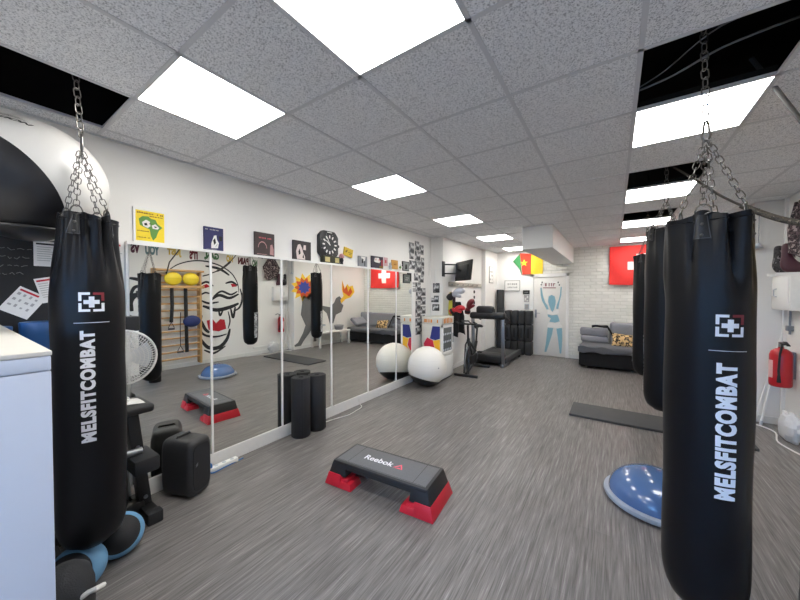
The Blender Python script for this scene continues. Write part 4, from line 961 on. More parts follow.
for x in (tx0+.02, tx1-.07): MB().box((x, ty1-.08, 0), (x+.05, ty1, .06)).build('rear_foot', BLACKR, t)
# black pads along the back wall
PADM = mat('pad_black', (36, 37, 40), .6, var=.12, bump=.1, bscale=120)
for k in range(4):
    x = -2.40+.172*k+.07
    t = thing('kick_shield', ['black padded block against the back wall, far left of the row by the treadmill', 'black padded block against the back wall, second from the left of the row', 'black padded block against the back wall, second from the door', 'black padded block against the back wall, right next to the door'][k], 'padded block', (x, 8.60, 0), group='black padded blocks along the back wall')
    for z0, z1 in ((0, .35), (.355, .78), (.785, 1.15)): MB().box((-.083, -.13, z0), (.083, .13, z1), .035, seg=3).build('pad_section', PADM, t, smooth=50)
    b = MB(); b.box((-.03, -.142, .45), (.03, -.13, .70), .004); b.build('handle_strap', BLACKF, t)
t = thing('foam_roll', 'tall black roll standing in the corner behind the treadmill', 'roll', (-2.565, 8.62, 0)); MB().lathe([(0, 0), (.095, 0), (.10, .01), (.10, 1.68), (.09, 1.70), (.03, 1.695), (0, 1.69)], 32).build('roll', PADM, t, smooth=50)
MB().tube([(.101*math.cos(a), .101*math.sin(a), 1.2) for a in [2*PI*i/24 for i in range(24)]], .006, n=6, closed=True).build('strap', BLACKF, t)

# ================================================================== BACK WALL: FLAGS, FRAMES
def back_at(u, v, y=YB-.02): p = on_y(u, v, y); return p
t = thing('tricolour_flag', 'green red and yellow flag with a yellow star hung high left of the door', 'flag', (0, 0, 0))
zt_, zb_ = 2.64, 2.10
def cloth(x0, x1, x0b, x1b, zt0, zt1, zb0, zb1, m, nm, ph_, parent):
    def fn(u, v):
        xt = x0+(x1-x0)*u; xb = x0b+(x1b-x0b)*u; z = (zt0+(zt1-zt0)*u)*(1-v)+(zb0+(zb1-zb0)*u)*v
        return Vector((xt*(1-v)+xb*v, YB-.035+.012*math.sin(8*(x0+(x1-x0)*u)*2+ph_+2*v), z))
    return MB().sheet(fn, 14, 14, .003).build(nm, m, parent, smooth=80)
FR, FY, FG = mat('flag_red', (214, 66, 44), .8, var=.08), mat('flag_yellow', (236, 200, 52), .8, var=.08), mat('flag_green', (64, 138, 82), .8, var=.1)
cloth(-1.80, -1.52, -1.80, -1.52, 2.63, 2.58, 2.10, 2.10, FY, 'yellow_band', 0, t)
cloth(-2.08, -1.80, -2.02, -1.80, 2.67, 2.63, 2.10, 2.10, FR, 'red_band', 0, t)
cloth(-2.27, -2.08, -2.06, -2.03, 2.46, 2.66, 2.22, 2.06, FG, 'green_band', 0, t)
b = MB(); b.prism([(x, z) for x, z in [(-1.975+.10*(1 if k % 2 == 0 else .4)*math.sin(PI*k/5), 2.40+.10*(1 if k % 2 == 0 else .4)*math.cos(PI*k/5)) for k in range(10)]], .002, Matrix(((1, 0, 0, 0), (0, 0, -1, YB-.052), (0, 1, 0, 0), (0, 0, 0, 1)))); b.build('star', FY, t, smooth=0)
t = thing('cross_flag', 'red flag with a white cross hanging on the white brick back wall above the sofa', 'flag', (0, 0, 0))
fxa, fxb, fza, fzb = -.10, 1.08, 2.665, 1.80
def swiss(u, v):
    x = fxa+(fxb-fxa)*u; z = fza+(fzb-fza)*v-.02*math.sin(PI*u)*v
    return Vector((x, YB-.046+.028*math.sin(7*u+4.5*v-1.2)*(.15+.85*v)+.008*math.sin(15*u-7*v), z))
MB().sheet(swiss, 40, 30, .003).build('cloth', mat('cross_flag_red', (222, 52, 48), .8, var=.06), t, smooth=80)
b = MB()
def patch(u0, v0, u1, v1):
    b.sheet(lambda u, v: swiss(u0+(u1-u0)*u, v0+(v1-v0)*v)+Vector((0, -.006, 0)), 8, 8, .0)
patch(.42, .22, .58, .80); patch(.29, .41, .42, .61); patch(.58, .41, .71, .61); b.build('cross', PAPER, t, smooth=80)
for u in (.02, .35, .65, .98): p_ = swiss(u, .01); MB().cyl((p_.x, p_.y-.006, p_.z), (p_.x, YB+.002, p_.z), .006, n=10).build('pin', GREYM, t)
def back_frame(name, label, u0, v0, u1, v1, frame, face, lines=None, d=.02):
    a = back_at(u0, v0); c = back_at(u1, v1); w, h = c.x-a.x, a.z-c.z
    t = thing(name, label, 'picture'); t.matrix_world = fr_back((a.x+c.x)/2, (a.z+c.z)/2, YB-.001)
    b = MB(); e = .018
    for q in (((-w/2, -h/2), (w/2, -h/2+e)), ((-w/2, h/2-e), (w/2, h/2)), ((-w/2, -h/2), (-w/2+e, h/2)), ((w/2-e, -h/2), (w/2, h/2))): b.box((*q[0], 0), (*q[1], d))
    b.build('frame', frame, t, smooth=0); MB().box((-w/2+e, -h/2+e, 0), (w/2-e, h/2-e, d*.6)).build('print', face, t, smooth=0)
    if lines:
        b = MB()
        for p in lines: b.prism([(x*w/2, y*h/2) for x, y in p], .001, Matrix.Translation((0, 0, d*.6)))
        b.build('print_lines', PAPERG, t, smooth=0)
    return t
back_frame('framed_certificate', 'wide pale framed certificate on the back wall above the padded blocks', 504.5, 280.5, 520, 291, PAPERG, PAPER, bar_text(-.6, .7, .3, .4, 5, 3)+bar_text(-.6, .7, -.3, .3, 6, 4))
back_frame('wall_sign', 'small black sign left of the blue figure door', 523, 290.3, 529.5, 294.3, INK, INK, bar_text(-.6, .6, 0, .4, 5, 6))
back_frame('wall_sign', 'small black and white notice under the black sign left of the door', 524, 295, 529, 302, PAPERG, PAPER, [R4(-.7, .2, .1, .8), R4(-.2, -.5, .7, .1), R4(-.6, -.8, 0, -.55)])
back_frame('wall_sign', 'small grey switch plate lowest in the column left of the door', 524.5, 304, 529, 309.5, GREYPL, PAPERG)
a = on_x(490.5, 267, -2.699); c = on_x(494, 283, -2.699)
t = thing('framed_certificate', 'narrow pale framed sheet on the side wall in the back left corner', 'picture'); t.matrix_world = fr_left(8.22, (a.z+c.z)/2, -2.699)
MB().box((-.16, -.22, 0), (.16, .22, .015), .002).build('frame', PAPERG, t); MB().box((-.14, -.20, .015), (.14, .20, .016)).build('print', PAPER, t, smooth=0)
b = MB()
for p in bar_text(-.11, .11, .08, .05, 4, 1)+bar_text(-.11, .11, -.02, .05, 4, 2)+bar_text(-.11, .11, -.12, .05, 4, 5): b.prism(p, .001, Matrix.Translation((0, 0, .016)))
b.build('print_lines', PAPERG, t, smooth=0)

# ================================================================== SOFA
t = thing('sofa', 'grey and black folding sofa against the white brick wall', 'sofa', (0, 0, 0))
sx0, sx1, sy0, sy1 = -.62, 1.34, 7.78, 8.72
b = MB(); b.box((sx0, sy0, .045), (sx1, sy1-.03, .34), .02); b.build('base', BLACKF, t)
def cushion(a, c, m, nm, wob=.008, bev=.05, M=None):
    mb = MB(); mb.box(a, c, bev, None, seg=3)
    bmesh.ops.subdivide_edges(mb.bm, edges=[e for e in mb.bm.edges if e.calc_length() > .2], cuts=6, use_grid_fill=True)
    for v in mb.bm.verts: v.co += Vector((math.sin(v.co.y*11+v.co.z*7), math.sin(v.co.x*9+v.co.z*8), math.sin(v.co.x*10+v.co.y*12)))*wob
    if M is not None: xf(mb, M)
    return mb.build(nm, m, t, smooth=60)
cushion((sx0-.01, sy0-.04, .335), (sx1, sy1-.16, .475), GREYF2, 'seat_cushion', .010)
cushion((sx0-.02, 8.40, .47), (-.09, 8.60, .62), GREYF, 'back_cushion'); cushion((sx0-.03, 8.43, .61), (-.09, 8.63, .80), GREYF, 'back_cushion')
cushion((-.07, 8.44, .46), (sx1, 8.66, .94), GREYF, 'back_cushion')
cushion((1.02, 7.84, .50), (1.36, 8.44, .62), GREYF, 'end_cushion', .006, .04, Matrix.Translation((1.02, 0, .50)) @ Matrix.Rotation(math.radians(-38), 4, 'Y') @ Matrix.Translation((-1.02, 0, -.50)))
b = MB(); b.sheet(lambda u, v: Vector((sx0-.014+.62*u, sy0-.045-.006*math.sin(9*u), .46-.11*v+.02*math.sin(11*u+3*v))), 18, 8, .006); b.build('throw_edge', GREYF2, t, smooth=80)
for x in (sx0+.15, sx1-.15):
    for y in (sy0+.06, sy1-.15): MB().cyl((x, y, 0), (x, y, .05), .03, n=14).build('leg', CHROME, t)
t = thing('cushion', 'leopard patterned cushion lying on the grey sofa', 'cushion', (.215, 8.22, .585), rot=(math.radians(62), math.radians(4), math.radians(4)))
def pil(w, h, d):
    mb = MB()
    for s in (-1, 1): mb.sheet(lambda u, v: Vector(((u-.5)*w*(1-.06*math.sin(PI*v)), (v-.5)*h*(1-.06*math.sin(PI*u)), s*d*(math.sin(PI*u)*math.sin(PI*v))**.55)), 18, 14)
    bmesh.ops.remove_doubles(mb.bm, verts=mb.bm.verts, dist=.0005); return mb
pil(.50, .30, .065).build('cover', spots('leopard', (206, 172, 120), [(48, 36, 28), (226, 190, 132)], 13, .8, .50), t, smooth=80)
def garment(u, v):
    x = -.42+.50*u; z = .835+.03*math.sin(4*u) if u < .62 else .855-.38*(u-.62)/.38
    return Vector((x, 8.385-.05*(u > .62)*(u-.62)+.26*v*(1 if u < .62 else .6)+.0, z+.012*math.sin(9*u+5*v)-.10*v*v*(0 if u < .62 else 0)-(.03 if v < .15 else 0)+.02))
o = MB().sheet(lambda u, v: garment(u, .18*v+.10)+Vector((0, -.02, .0)), 24, 8, .02).build('garment', BLACKF, smooth=80); tag(o, 'black garment thrown over the left back cushion of the sofa', 'garment')

# ================================================================== FLOOR: MAT, DOME
t = tag(MB().box((-.47, 4.60, 0), (1.22, 5.13, .03), .006).build('exercise_mat', mat('mat_charcoal', (72, 72, 73), .85, var=.08, bump=.15, bscale=200)), 'long dark grey exercise mat lying on the floor behind the right punch bags', 'mat')
t = thing('balance_dome', 'blue half-ball balance trainer on the floor behind the nearest punch bag', 'balance trainer', (.275, 3.02, 0), .4)
b = MB(); b.lathe([(0, .004), (.29, .004), (.325, .018), (.332, .035), (.328, .05), (.30, .056), (0, .056)], 64); b.build('platform', mat('dome_grey', (150, 158, 170), .45), t, smooth=40)
b = MB(); b.lathe([(.298, .05)]+[(.298*math.cos(a)**.85, .052+.188*math.sin(a)) for a in [PI/2*k/20 for k in range(1, 20)]]+[(0, .240)], 64); b.build('dome', BLUEB, t, smooth=80)
for a in (0.3, PI+.3):
    b = MB(); b.box((-.05, -.02, .012), (.05, .02, .045), .012, Matrix.Rotation(a, 4, 'Z') @ Matrix.Translation((.0, .325, 0))); b.build('grip', mat('dome_grey', (150, 158, 170), .45), t)
b = MB(); b.lathe([(.10, .2285), (.104, .230), (.108, .2285)], 48); b.build('dome_ring', mat('dome_line', (120, 148, 186), .3), t)

# ================================================================== RIGHT WALL
t = thing('wall_bars', 'beech wall bars on the right wall, seen in the mirror', 'wall bars', (0, 0, 0))
for y in (2.42, 3.26): MB().box((1.53, y-.02, .06), (XR, y+.02, 2.10), .004).build('side_post', WOOD, t)
for k in range(13):
    z = .22+.145*k; MB().box((1.545, 2.44, z-.018), (1.575, 3.24, z+.018), .012, seg=3).build('rung', WOOD, t, smooth=60)
MB().box((1.40, 2.40, 2.05), (1.60, 3.28, 2.09), .008).build('top_shelf', WOOD, t)
MB().box((1.39, 2.40, 1.70), (1.42, 3.28, 1.76), .008).build('front_rail', WOOD, t)
for y in (2.42, 3.26): MB().box((1.39, y-.02, 1.72), (1.54, y+.02, 1.76), .004).build('rail_arm', WOOD, t)
for k, y in enumerate((2.715, 3.045)):
    t = thing('yellow_ball', ['yellow inflated ball on the wall bars, the one nearer the camera', 'yellow inflated ball on the wall bars, the one farther from the camera'][k], 'ball', (1.475, y, 1.9), group='yellow balls on the wall bars')
    MB().ball((0, 0, 0), .145, (.45, 1.08, .95), n=32).build('ball', YEL, t, smooth=180); b = MB(); b.tube([(.0655*math.cos(a), .158*math.sin(a), .0) for a in [2*PI*i/32 for i in range(32)]], .003, n=6, closed=True); b.build('seam', mat('yellow_seam', (200, 170, 40), .5), t)
def strap(name, label, pts, w, m, d=.008, cat='strap', handle=False):
    t = thing(name, label, cat); P_ = [Vector(p) for p in pts]; MB().tube(P_, w, n=8).build('webbing', m, t, smooth=80)
    if handle:
        e = P_[-1]; b = MB(); b.tube([e, e+Vector((0, -.05, -.10)), e+Vector((0, -.055, -.13)), e+Vector((0, .055, -.13)), e+Vector((0, .05, -.10)), e], .006, n=6); b.cyl(e+Vector((0, -.055, -.135)), e+Vector((0, .055, -.135)), .016, n=12); b.build('grip', BLACKR, t)
    return t
STR = mat('strap_black', (30, 30, 32), .8, var=.3, scale=60)
strap('suspension_strap', 'black strap with a handle hanging down the near side of the wall bars', [(1.50, 2.70, 1.72), (1.49, 2.70, 1.35), (1.49, 2.68, 1.0)], .034, STR, handle=True)
strap('suspension_strap', 'long black strap hanging down the middle of the wall bars', [(1.50, 2.95, 1.75), (1.49, 2.95, 1.2), (1.49, 2.96, .35)], .036, STR)
strap('suspension_strap', 'thin cord with a triangular handle low on the wall bars', [(1.49, 2.85, 1.2), (1.49, 2.84, .9), (1.49, 2.84, .50)], .008, STR, handle=True)
o = MB().ball((1.46, 3.05, 1.0), .13, (.6, 1.3, .95), n=24).build('blue_pouch', mat('pouch_blue', (40, 52, 104), .7, var=.15), smooth=180); tag(o, 'navy blue pouch hanging on the wall bars', 'pouch')
strap('suspension_strap', 'strap running from the near open ceiling cell to the top of the wall bars', [tuple(Vector((0, 0, HC))+_ray(751, 58)*1.75), tuple(Vector((0, 0, HC))+_ray(774, 86)*1.72), tuple(Vector((0, 0, HC))+_ray(802, 122)*1.70), (1.12, 2.53, 2.20), (1.42, 2.58, 1.98)], .011, mat('strap_grey', (74, 72, 70), .7, var=.3, scale=60))
def braid():
    P_ = [(.44, 3.80, 2.74), (.60, 3.68, 2.53), (.72, 3.62, 2.38), (.86, 3.57, 2.25), (1.02, 3.48, 2.12), (1.20, 3.36, 2.03), (1.42, 3.24, 1.97)]
    P_ = [Vector(p) for p in P_]; out = []; N = len(P_)
    for i in range(N-1):
        p0, p1, p2, p3 = P_[max(0, i-1)], P_[i], P_[i+1], P_[min(N-1, i+2)]
        for k in range(8):
            s = k/8; out.append(.5*((2*p1)+(-p0+p2)*s+(2*p0-5*p1+4*p2-p3)*s*s+(-p0+3*p1-3*p2+p3)*s**3))
    t = thing('battle_strap', 'dark braided strap sagging from the second open ceiling cell on the right', 'strap')
    MB().tube(out, [.009 if i < 26 else .012 for i in range(len(out))], n=8).build('cord', mat('strap_braid', (58, 54, 52), .8, var=.4, scale=90), t, smooth=80)
    MB().tube(out[22:36], .022, n=10).build('grip', spots('strap_weave', (72, 66, 60), [(36, 34, 32), (120, 112, 100)], 60, .8, .5), t, smooth=80)
braid()
PATT = spots('dark_pattern', (40, 30, 34), [(92, 74, 78), (20, 18, 20), (150, 136, 134)], 26, .85, .42)
b = MB(); b.box((XR-.02, 4.76, 2.53), (XR, 5.44, 2.56), .003)
for y in (4.85, 5.05, 5.25): b.tube([(XR-.02, y, 2.53), (XR-.06, y, 2.51), (XR-.065, y, 2.54)], .006)
tag(b.build('peg_rail', BLACKM), 'black peg rail on the right wall carrying the patterned shorts', 'peg rail')
hang('patterned_shorts', 'dark patterned boxing shorts hanging on the right wall', 'shorts', (XR-.085, 5.10, 0), .52, 1.99, 2.56, PATT, 12, wob=.022)
def shoe(label, loc, rot, m):
    t = thing('boxing_shoe', label, 'shoe', loc, rot=rot, group='boxing shoes on the fuse box'); t.scale = (.95, 1.0, 1.45)
    skin_mesh('upper', [(0, 0, .25), (0, 0, .15), (0, .01, .07), (0, -.07, .06), (0, -.14, .045), (0, -.19, .04), (0, .04, .05)], [(0, 1), (1, 2), (2, 3), (3, 4), (4, 5), (2, 6)], [.042, .042, .05, .045, .042, .03, .04], m, t)
    b = MB(); b.prism([(.045*math.cos(a)*(1.0 if math.sin(a) < 0 else .8), -.065+.15*math.sin(a)) for a in [2*PI*k/28 for k in range(28)]], .022, Matrix.Translation((0, 0, .0))); o = b.build('sole', PAPER, t); o['label'] = 'white sole'
    b = MB()
    for k in range(4): b.tube([(-.03, -.055-.0*k, .10+.035*k), (.03, -.05, .115+.035*k)], .004, n=6)
    b.build('laces', PAPERG, t)
    return t
shoe('dark boxing shoe on top of the white fuse box, nearer the corner', (1.58, 5.53, 1.79), (0, 0, math.radians(80)), spots('shoe_pattern', (52, 48, 50), [(26, 24, 26), (120, 116, 118)], 30, .6, .48))
shoe('maroon boxing shoe on top of the white fuse box, nearer the camera', (1.58, 5.32, 1.79), (0, 0, math.radians(95)), mat('shoe_maroon', (74, 38, 48), .5))
t = thing('fuse_box', 'white fuse box on the right wall above the fire extinguisher', 'fuse box', (0, 0, 0))
MB().box((1.56, 5.15, 1.40), (XR, 5.62, 1.785), .008).build('housing', PAPER, t); b = MB(); b.box((1.552, 5.17, 1.42), (1.56, 5.60, 1.765), .003); b.build('cover', WHITE, t)
b = MB(); b.tube([(1.553, 5.46, 1.55), (1.53, 5.46, 1.56), (1.53, 5.46, 1.63), (1.553, 5.46, 1.64)], .006); b.build('latch', GREYPL, t)
b = MB(); b.tube([(XR-.02, 5.46, 1.40), (XR-.02, 5.46, 1.12)], .010); b.box((XR-.045, 5.42, 1.16), (XR, 5.50, 1.22), .006); tag(b.build('conduit', GREYM), 'thin grey conduit with a junction under the fuse box', 'conduit')
t = thing('fire_extinguisher', 'red fire extinguisher hung low on the right wall', 'fire extinguisher', (1.572, 5.375, .53))
b = MB(); b.lathe([(0, 0), (.075, 0), (.088, .012), (.09, .03), (.09, .36), (.078, .40), (.045, .43), (.024, .435), (.024, .45), (0, .45)], 40); b.build('cylinder', REDP, t, smooth=45)
b = MB(); b.cyl((0, 0, .44), (0, 0, .49), .022); b.build('valve', STEEL, t)
b = MB(); b.box((-.02, -.012, .485), (.02, .085, .50), .004, Matrix.Rotation(.15, 4, 'X')); b.box((-.015, -.01, .515), (.015, .09, .525), .003, Matrix.Rotation(.35, 4, 'X')); b.build('squeeze_handle', BLACKP, t)
b = MB(); b.tube([(0, -.02, .47), (-.02, -.085, .46), (-.04, -.11, .38), (-.045, -.10, .20), (-.04, -.095, .12)], .010); b.tube([(-.04, -.095, .14), (-.04, -.095, .06)], [.012, .018]); b.build('hose', BLACKR, t)
b = MB(); b.sheet(lambda u, v: Vector((.0908*math.cos(PI+.2+1.0*(u-.5)*1.4-.3), .0908*math.sin(PI+.2+1.0*(u-.5)*1.4-.3), .10+.20*v)), 10, 4); b.build('instruction_label', mat('label_pink', (226, 176, 172), .6), t)
b = MB(); b.box((.085, -.03, .10), (.105, .03, .40), .003); b.build('wall_bracket', GREYM, t)
# leaning poles, packaging, cable
for k, (lb, p, q) in enumerate((('thin white pole leaning in the corner, left of the pair', (1.43, 5.60, 0), (1.655, 5.672, 1.06)), ('thin white pole leaning in the corner, right of the pair', (1.48, 5.575, 0), (1.66, 5.64, 1.12)))):
    t = thing('white_pole', lb, 'pole', group='white poles leaning in the corner'); b = MB(); b.cyl(p, q, .011, n=12); b.build('rod', WHITE, t); b = MB(); d = (Vector(q)-Vector(p)).normalized(); b.cyl(Vector(p)+d*.004, Vector(p)+d*.05, .014, n=12); b.build('end_cap', GREYPL, t)
def crumple(c, sx, sy, sz, seed):
    r_ = random.Random(seed); mb = MB(); mb.ball(c, 1., n=18)
    for v in mb.bm.verts:
        q = v.co-Vector(c); k = 1+r_.uniform(-.16, .16); v.co = Vector((c[0]+q.x*sx*k, c[1]+q.y*sy*k, max(.004, c[2]+q.z*sz*k)))
    return mb
tag(crumple((1.585, 5.14, .13), .08, .16, .17, 5).build('plastic_bag', mat('bag_white', (206, 206, 208), .4), smooth=20), 'crumpled white plastic bag at the foot of the right wall', 'plastic bag')
cable('cable', 'white cable curving over the floor at the foot of the right wall', [(1.36, 5.56, .006), (1.47, 5.50, .006), (1.53, 5.33, .006), (1.46, 5.02, .006), (1.50, 4.80, .006), (1.58, 4.60, .006), (1.63, 4.4, .006)], .007, PAPER)
t = thing('pull_cord', 'thin cord with a small pale bell hanging before the corner pier', 'pull cord', (1.452, 5.655, 0))
b = MB(); b.tube([(0, 0, 2.62), (0, 0, 2.20)], .004, n=6); b.cyl((0, .045, 2.62), (0, -.01, 2.62), .006); b.build('cord', GREYM, t)
b = MB(); b.lathe([(0, .06), (.012, .058), (.03, .03), (.044, .0), (.040, 0), (0, .01)], 24, Matrix.Translation((0, 0, 2.145))); b.build('bell', GREYPL, t)
t = thing('foam_roller', 'black foam roller standing at the lower right edge of the photo', 'roller', (.80, 2.17, 0)); MB().lathe([(0, 0), (.085, 0), (.09, .006), (.09, .41), (.085, .416), (.03, .41), (0, .40)], 36).build('roll', BLACKR, t, smooth=50); b = MB(); b.lathe([(.0905, .10), (.092, .11), (.092, .22), (.0905, .23)], 36); b.build('grip_band', BLACKP, t)
# white bench by the far wall
t = thing('white_bench', 'low white bench along the far right wall, seen in the mirror', 'bench', (0, 0, 0))
MB().box((.98, 6.25, .40), (1.38, 7.55, .45), .005).build('bench_top', WHITE, t)
for y in (6.29, 7.50):
    for x in (1.01, 1.34): MB().box((x-.025, y-.025, 0), (x+.025, y+.025, .40), .003).build('leg', WHITE, t)
MB().box((1.32, 6.25, .10), (1.35, 7.52, .16)).build('stretcher', WHITE, t)
t = thing('storage_box', 'pale box standing on the white bench', 'box', (1.20, 6.42, .45)); MB().box((-.12, -.14, 0), (.12, .14, .22), .006).build('box_body', PAPER, t); MB().box((-.125, -.145, .18), (.125, .145, .225), .004).build('lid', GREYPL, t)
t = thing('basket', 'grey basket on the far end of the white bench', 'basket', (1.20, 7.25, .45)); MB().lathe([(0, .0), (.11, 0), (.15, .14), (.155, .14), (.115, -.0)], 28).build('bowl', GREYF, t); MB().tube([(.15*math.cos(a), .15*math.sin(a), .14) for a in [2*PI*k/28 for k in range(28)]], .008, closed=True).build('rim', PAPERG, t)
# ---- wall paintings on the right wall (placed from what the mirror shows of them)
def ribbon(b, pts, w, x=XR, off=.002):
    P2 = [Vector(wall_from_mirror(u, v, x)) for u, v in pts]; out = []
    N = len(P2)
    for i in range(N-1):
        p0, p1, p2, p3 = P2[max(0, i-1)], P2[i], P2[i+1], P2[min(N-1, i+2)]
        for k in range(8):
            s = k/8; out.append(.5*((2*p1)+(-p0+p2)*s+(2*p0-5*p1+4*p2-p3)*s*s+(-p0+3*p1-3*p2+p3)*s**3))
    out.append(P2[-1]); L_ = []; R__ = []; M = len(out)
    for i, p in enumerate(out):
        tn = (out[min(i+1, M-1)]-out[max(i-1, 0)]).normalized(); nn = Vector((-tn.y, tn.x)); ww = w*(.25+.75*math.sin(PI*min(1, max(0, (i+.8)/(M+.6))))**.6)
        L_.append(p+nn*ww/2); R__.append(p-nn*ww/2)
    for i in range(M-1):
        vs = [b.bm.verts.new((x-off, q.x, q.y)) for q in (L_[i], L_[i+1], R__[i+1], R__[i])]; b.bm.faces.new(vs)
def blob(b, pts, x=XR, off=.0015):
    b.bm.faces.new([b.bm.verts.new((x-off, *wall_from_mirror(u, v, x))) for u, v in pts])
def z4(L_): return [(120+a/3.75, 190+b/3.75) for a, b in L_]
def z6(L_): return [(190+a/4.286, 260+b/4.286) for a, b in L_]
def z5(L_): return [(250+a/3.75, 200+b/3.75) for a, b in L_]
t = thing('wall_mural', 'black line mural of a roaring big cat on the right wall, seen in the mirror', 'mural', (0, 0, 0))
b = MB()
for p, w in ((z4([(170, 310), (220, 278), (290, 265), (360, 278), (415, 310), (440, 350), (445, 385)]), .03), (z4([(320, 285), (370, 295), (410, 320)]), .06), (z4([(300, 355), (325, 345), (350, 360)]), .05), (z4([(395, 350), (420, 345), (440, 358)]), .05),
             (z4([(340, 420), (370, 395), (410, 405), (445, 390)]), .07), (z4([(350, 400), (380, 380), (415, 392), (440, 380)]), .05), (z4([(310, 435), (360, 450), (410, 440), (445, 425)]), .09), (z4([(305, 415), (335, 425), (370, 420)]), .05),
             (z4([(370, 450), (375, 470), (385, 452)]), .05), (z4([(415, 445), (424, 478), (432, 438)]), .06), (z4([(450, 370), (458, 405), (448, 440), (425, 455)]), .05),
             (z4([(308, 470), (300, 520), (320, 545), (360, 550), (400, 540)]), .05), (z4([(300, 555), (330, 590), (370, 590), (400, 560), (412, 520)]), .09), (z4([(315, 600), (350, 612), (395, 585)]), .05), (z4([(305, 490), (318, 520), (335, 535)]), .07),
             (z4([(35, 330), (80, 340), (120, 370)]), .07), (z4([(38, 400), (55, 365), (95, 360)]), .06), (z4([(45, 455), (38, 420), (55, 395), (75, 400)]), .10), (z4([(60, 380), (80, 395), (95, 430)]), .06), (z4([(30, 470), (50, 480), (90, 500)]), .06),
             (z4([(405, 455), (412, 490), (405, 520)]), .035), (z4([(300, 395), (320, 385), (340, 390)]), .04)): ribbon(b, p, w)
b.build('outline', MBLACK, t, smooth=0)
b = MB(); blob(b, z4([(325, 490), (345, 482), (360, 500), (375, 484), (392, 486), (398, 520), (370, 530), (332, 524)])); blob(b, z4([(305, 360), (325, 352), (338, 362), (320, 368)])); blob(b, z4([(415, 352), (432, 350), (438, 362), (420, 364)])); b.build('red_mouth', MRED, t, smooth=0)
t = thing('wall_lettering', 'painted slogan in coloured capitals along the top of the right wall, seen in the mirror', 'lettering', (0, 0, 0))
S_ = [('NO', 252, 257.5, 262, 'slogan_green', (72, 112, 72), .145), ('PAIN', 237.5, 249, 260, 'slogan_maroon', (90, 40, 44), .15), ('NO', 226, 233, 257.5, 'slogan_ochre', (206, 178, 92), .15), ('GAIN,', 203.5, 219.5, 255.5, 'slogan_green', (72, 112, 72), .155),
      ("IT'S", 189, 198, 254, 'slogan_wine', (112, 40, 48), .165), ('JUST', 166.5, 182, 251.5, 'slogan_ochre', (206, 178, 92), .16), ('YOU', 144.5, 160, 249, 'slogan_teal', (96, 124, 128), .17), ('VS', 130, 140.5, 246.5, 'slogan_plum', (86, 42, 62), .18)]
for word, u0, u1, v, mn, mc, h in S_:
    y0, z = wall_from_mirror(u0, v+1.2); y1, z1 = wall_from_mirror(u1, v+1.2); h *= 1.15; b = fit(textmesh(word, .1, bold=.007), abs(y1-y0)*.93, h)
    xf(b, fr_right((y0+y1)/2, (z+z1)/2, XR-.002)); b.build('painted_word', mat(mn, mc, .8), t, smooth=0)
t = thing('wall_mural', 'grey painted fighter with a burst for a head, seen in the mirror', 'mural', (0, 0, 0))
b = MB()
blob(b, z5([(195, 345), (230, 340), (245, 370), (240, 420), (238, 470), (222, 500), (200, 530), (188, 552), (170, 555), (166, 545), (180, 535), (198, 500), (208, 470), (190, 430), (195, 390)]), XF)
blob(b, z5([(225, 470), (245, 470), (248, 520), (252, 540), (240, 548), (232, 545), (236, 520)]), XF); b.build('silhouette', SILH, t, smooth=0)
cxm, cym = 203, 328
def burst(r0, r1, n): return [(cxm+(r1 if k % 2 == 0 else r0)*math.cos(PI*k/n), cym+(r1 if k % 2 == 0 else r0)*math.sin(PI*k/n)*1.05) for k in range(2*n)]
for r0, r1, n, m, nm, off in ((34, 52, 11, MYEL, 'yellow_burst', .0015), (26, 38, 10, MORA, 'red_burst', .0025), (17, 24, 9, MBLUE, 'blue_burst', .0035)):
    b = MB(); blob(b, z5(burst(r0, r1, n)), XF, off); b.build(nm, m, t, smooth=0)
t = thing('wall_mural', 'grey painted kicking fighter with a flaming fist, seen in the mirror', 'mural', (0, 0, 0))
b = MB(); blob(b, z5([(265, 395), (300, 402), (315, 385), (322, 368), (335, 360), (345, 372), (340, 385), (350, 395), (342, 420), (322, 430), (312, 462), (300, 464), (288, 425), (272, 410)]), XF); b.build('silhouette', SILH, t, smooth=0)
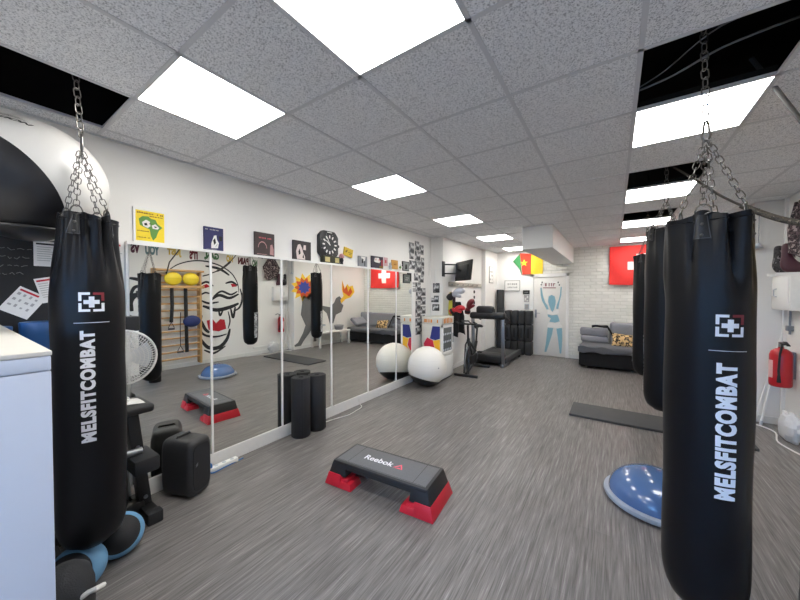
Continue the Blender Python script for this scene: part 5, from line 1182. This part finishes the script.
b = MB(); blob(b, z5([(345, 300), (355, 330), (365, 315), (372, 325), (385, 320), (392, 345), (378, 365), (358, 372), (342, 388), (338, 375), (350, 360), (344, 335)]), XF, .002); b.build('yellow_flame', MYEL, t, smooth=0)
b = MB(); blob(b, z5([(346, 305), (354, 335), (362, 322), (368, 345), (376, 328), (384, 345), (372, 362), (358, 352), (348, 345)]), XF, .003); b.build('red_flame', MORA, t, smooth=0)

# ================================================================== LIGHT, CAMERA
wd = bpy.data.worlds.new('sky'); bpy.context.scene.world = wd; wd.use_nodes = True
wn = wd.node_tree.nodes; bg = wn['Background']; bg.inputs[1].default_value = 7.5
tcw = wn.new('ShaderNodeTexCoord'); sp = wn.new('ShaderNodeSeparateXYZ'); wd.node_tree.links.new(tcw.outputs['Generated'], sp.inputs[0])
rw = ramp(wn, [(.46, (.045, .05, .055)), (.54, (.22, .50, 1.0))]); mr = wn.new('ShaderNodeMapRange'); mr.inputs[1].default_value = -1; mr.inputs[2].default_value = 1
wd.node_tree.links.new(sp.outputs[2], mr.inputs[0]); wd.node_tree.links.new(mr.outputs[0], rw.inputs[0]); wd.node_tree.links.new(rw.outputs[0], bg.inputs[0])
cam = bpy.data.cameras.new('camera'); co = bpy.data.objects.new('camera', cam); C.objects.link(co)
cam.sensor_fit = 'HORIZONTAL'; cam.sensor_width = 36; cam.lens = 36*F/800; cam.clip_start = .02
co.matrix_world = Matrix(((rgt.x, upv.x, -fwd.x, 0), (rgt.y, upv.y, -fwd.y, 0), (rgt.z, upv.z, -fwd.z, HC), (0, 0, 0, 1)))
sc = bpy.context.scene; sc.camera = co
sc.view_settings.view_transform = 'Standard'; sc.view_settings.look = 'None'; sc.view_settings.gamma = 1; sc.view_settings.use_curve_mapping = False
sc.view_settings.exposure = 0.42
sc.cycles.use_denoising = True; sc.cycles.denoiser = 'OPENIMAGEDENOISE'; sc.cycles.denoising_input_passes = 'RGB_ALBEDO_NORMAL'; sc.cycles.denoising_prefilter = 'ACCURATE'
sc.cycles.max_bounces = 10; sc.cycles.diffuse_bounces = 5; sc.cycles.glossy_bounces = 5
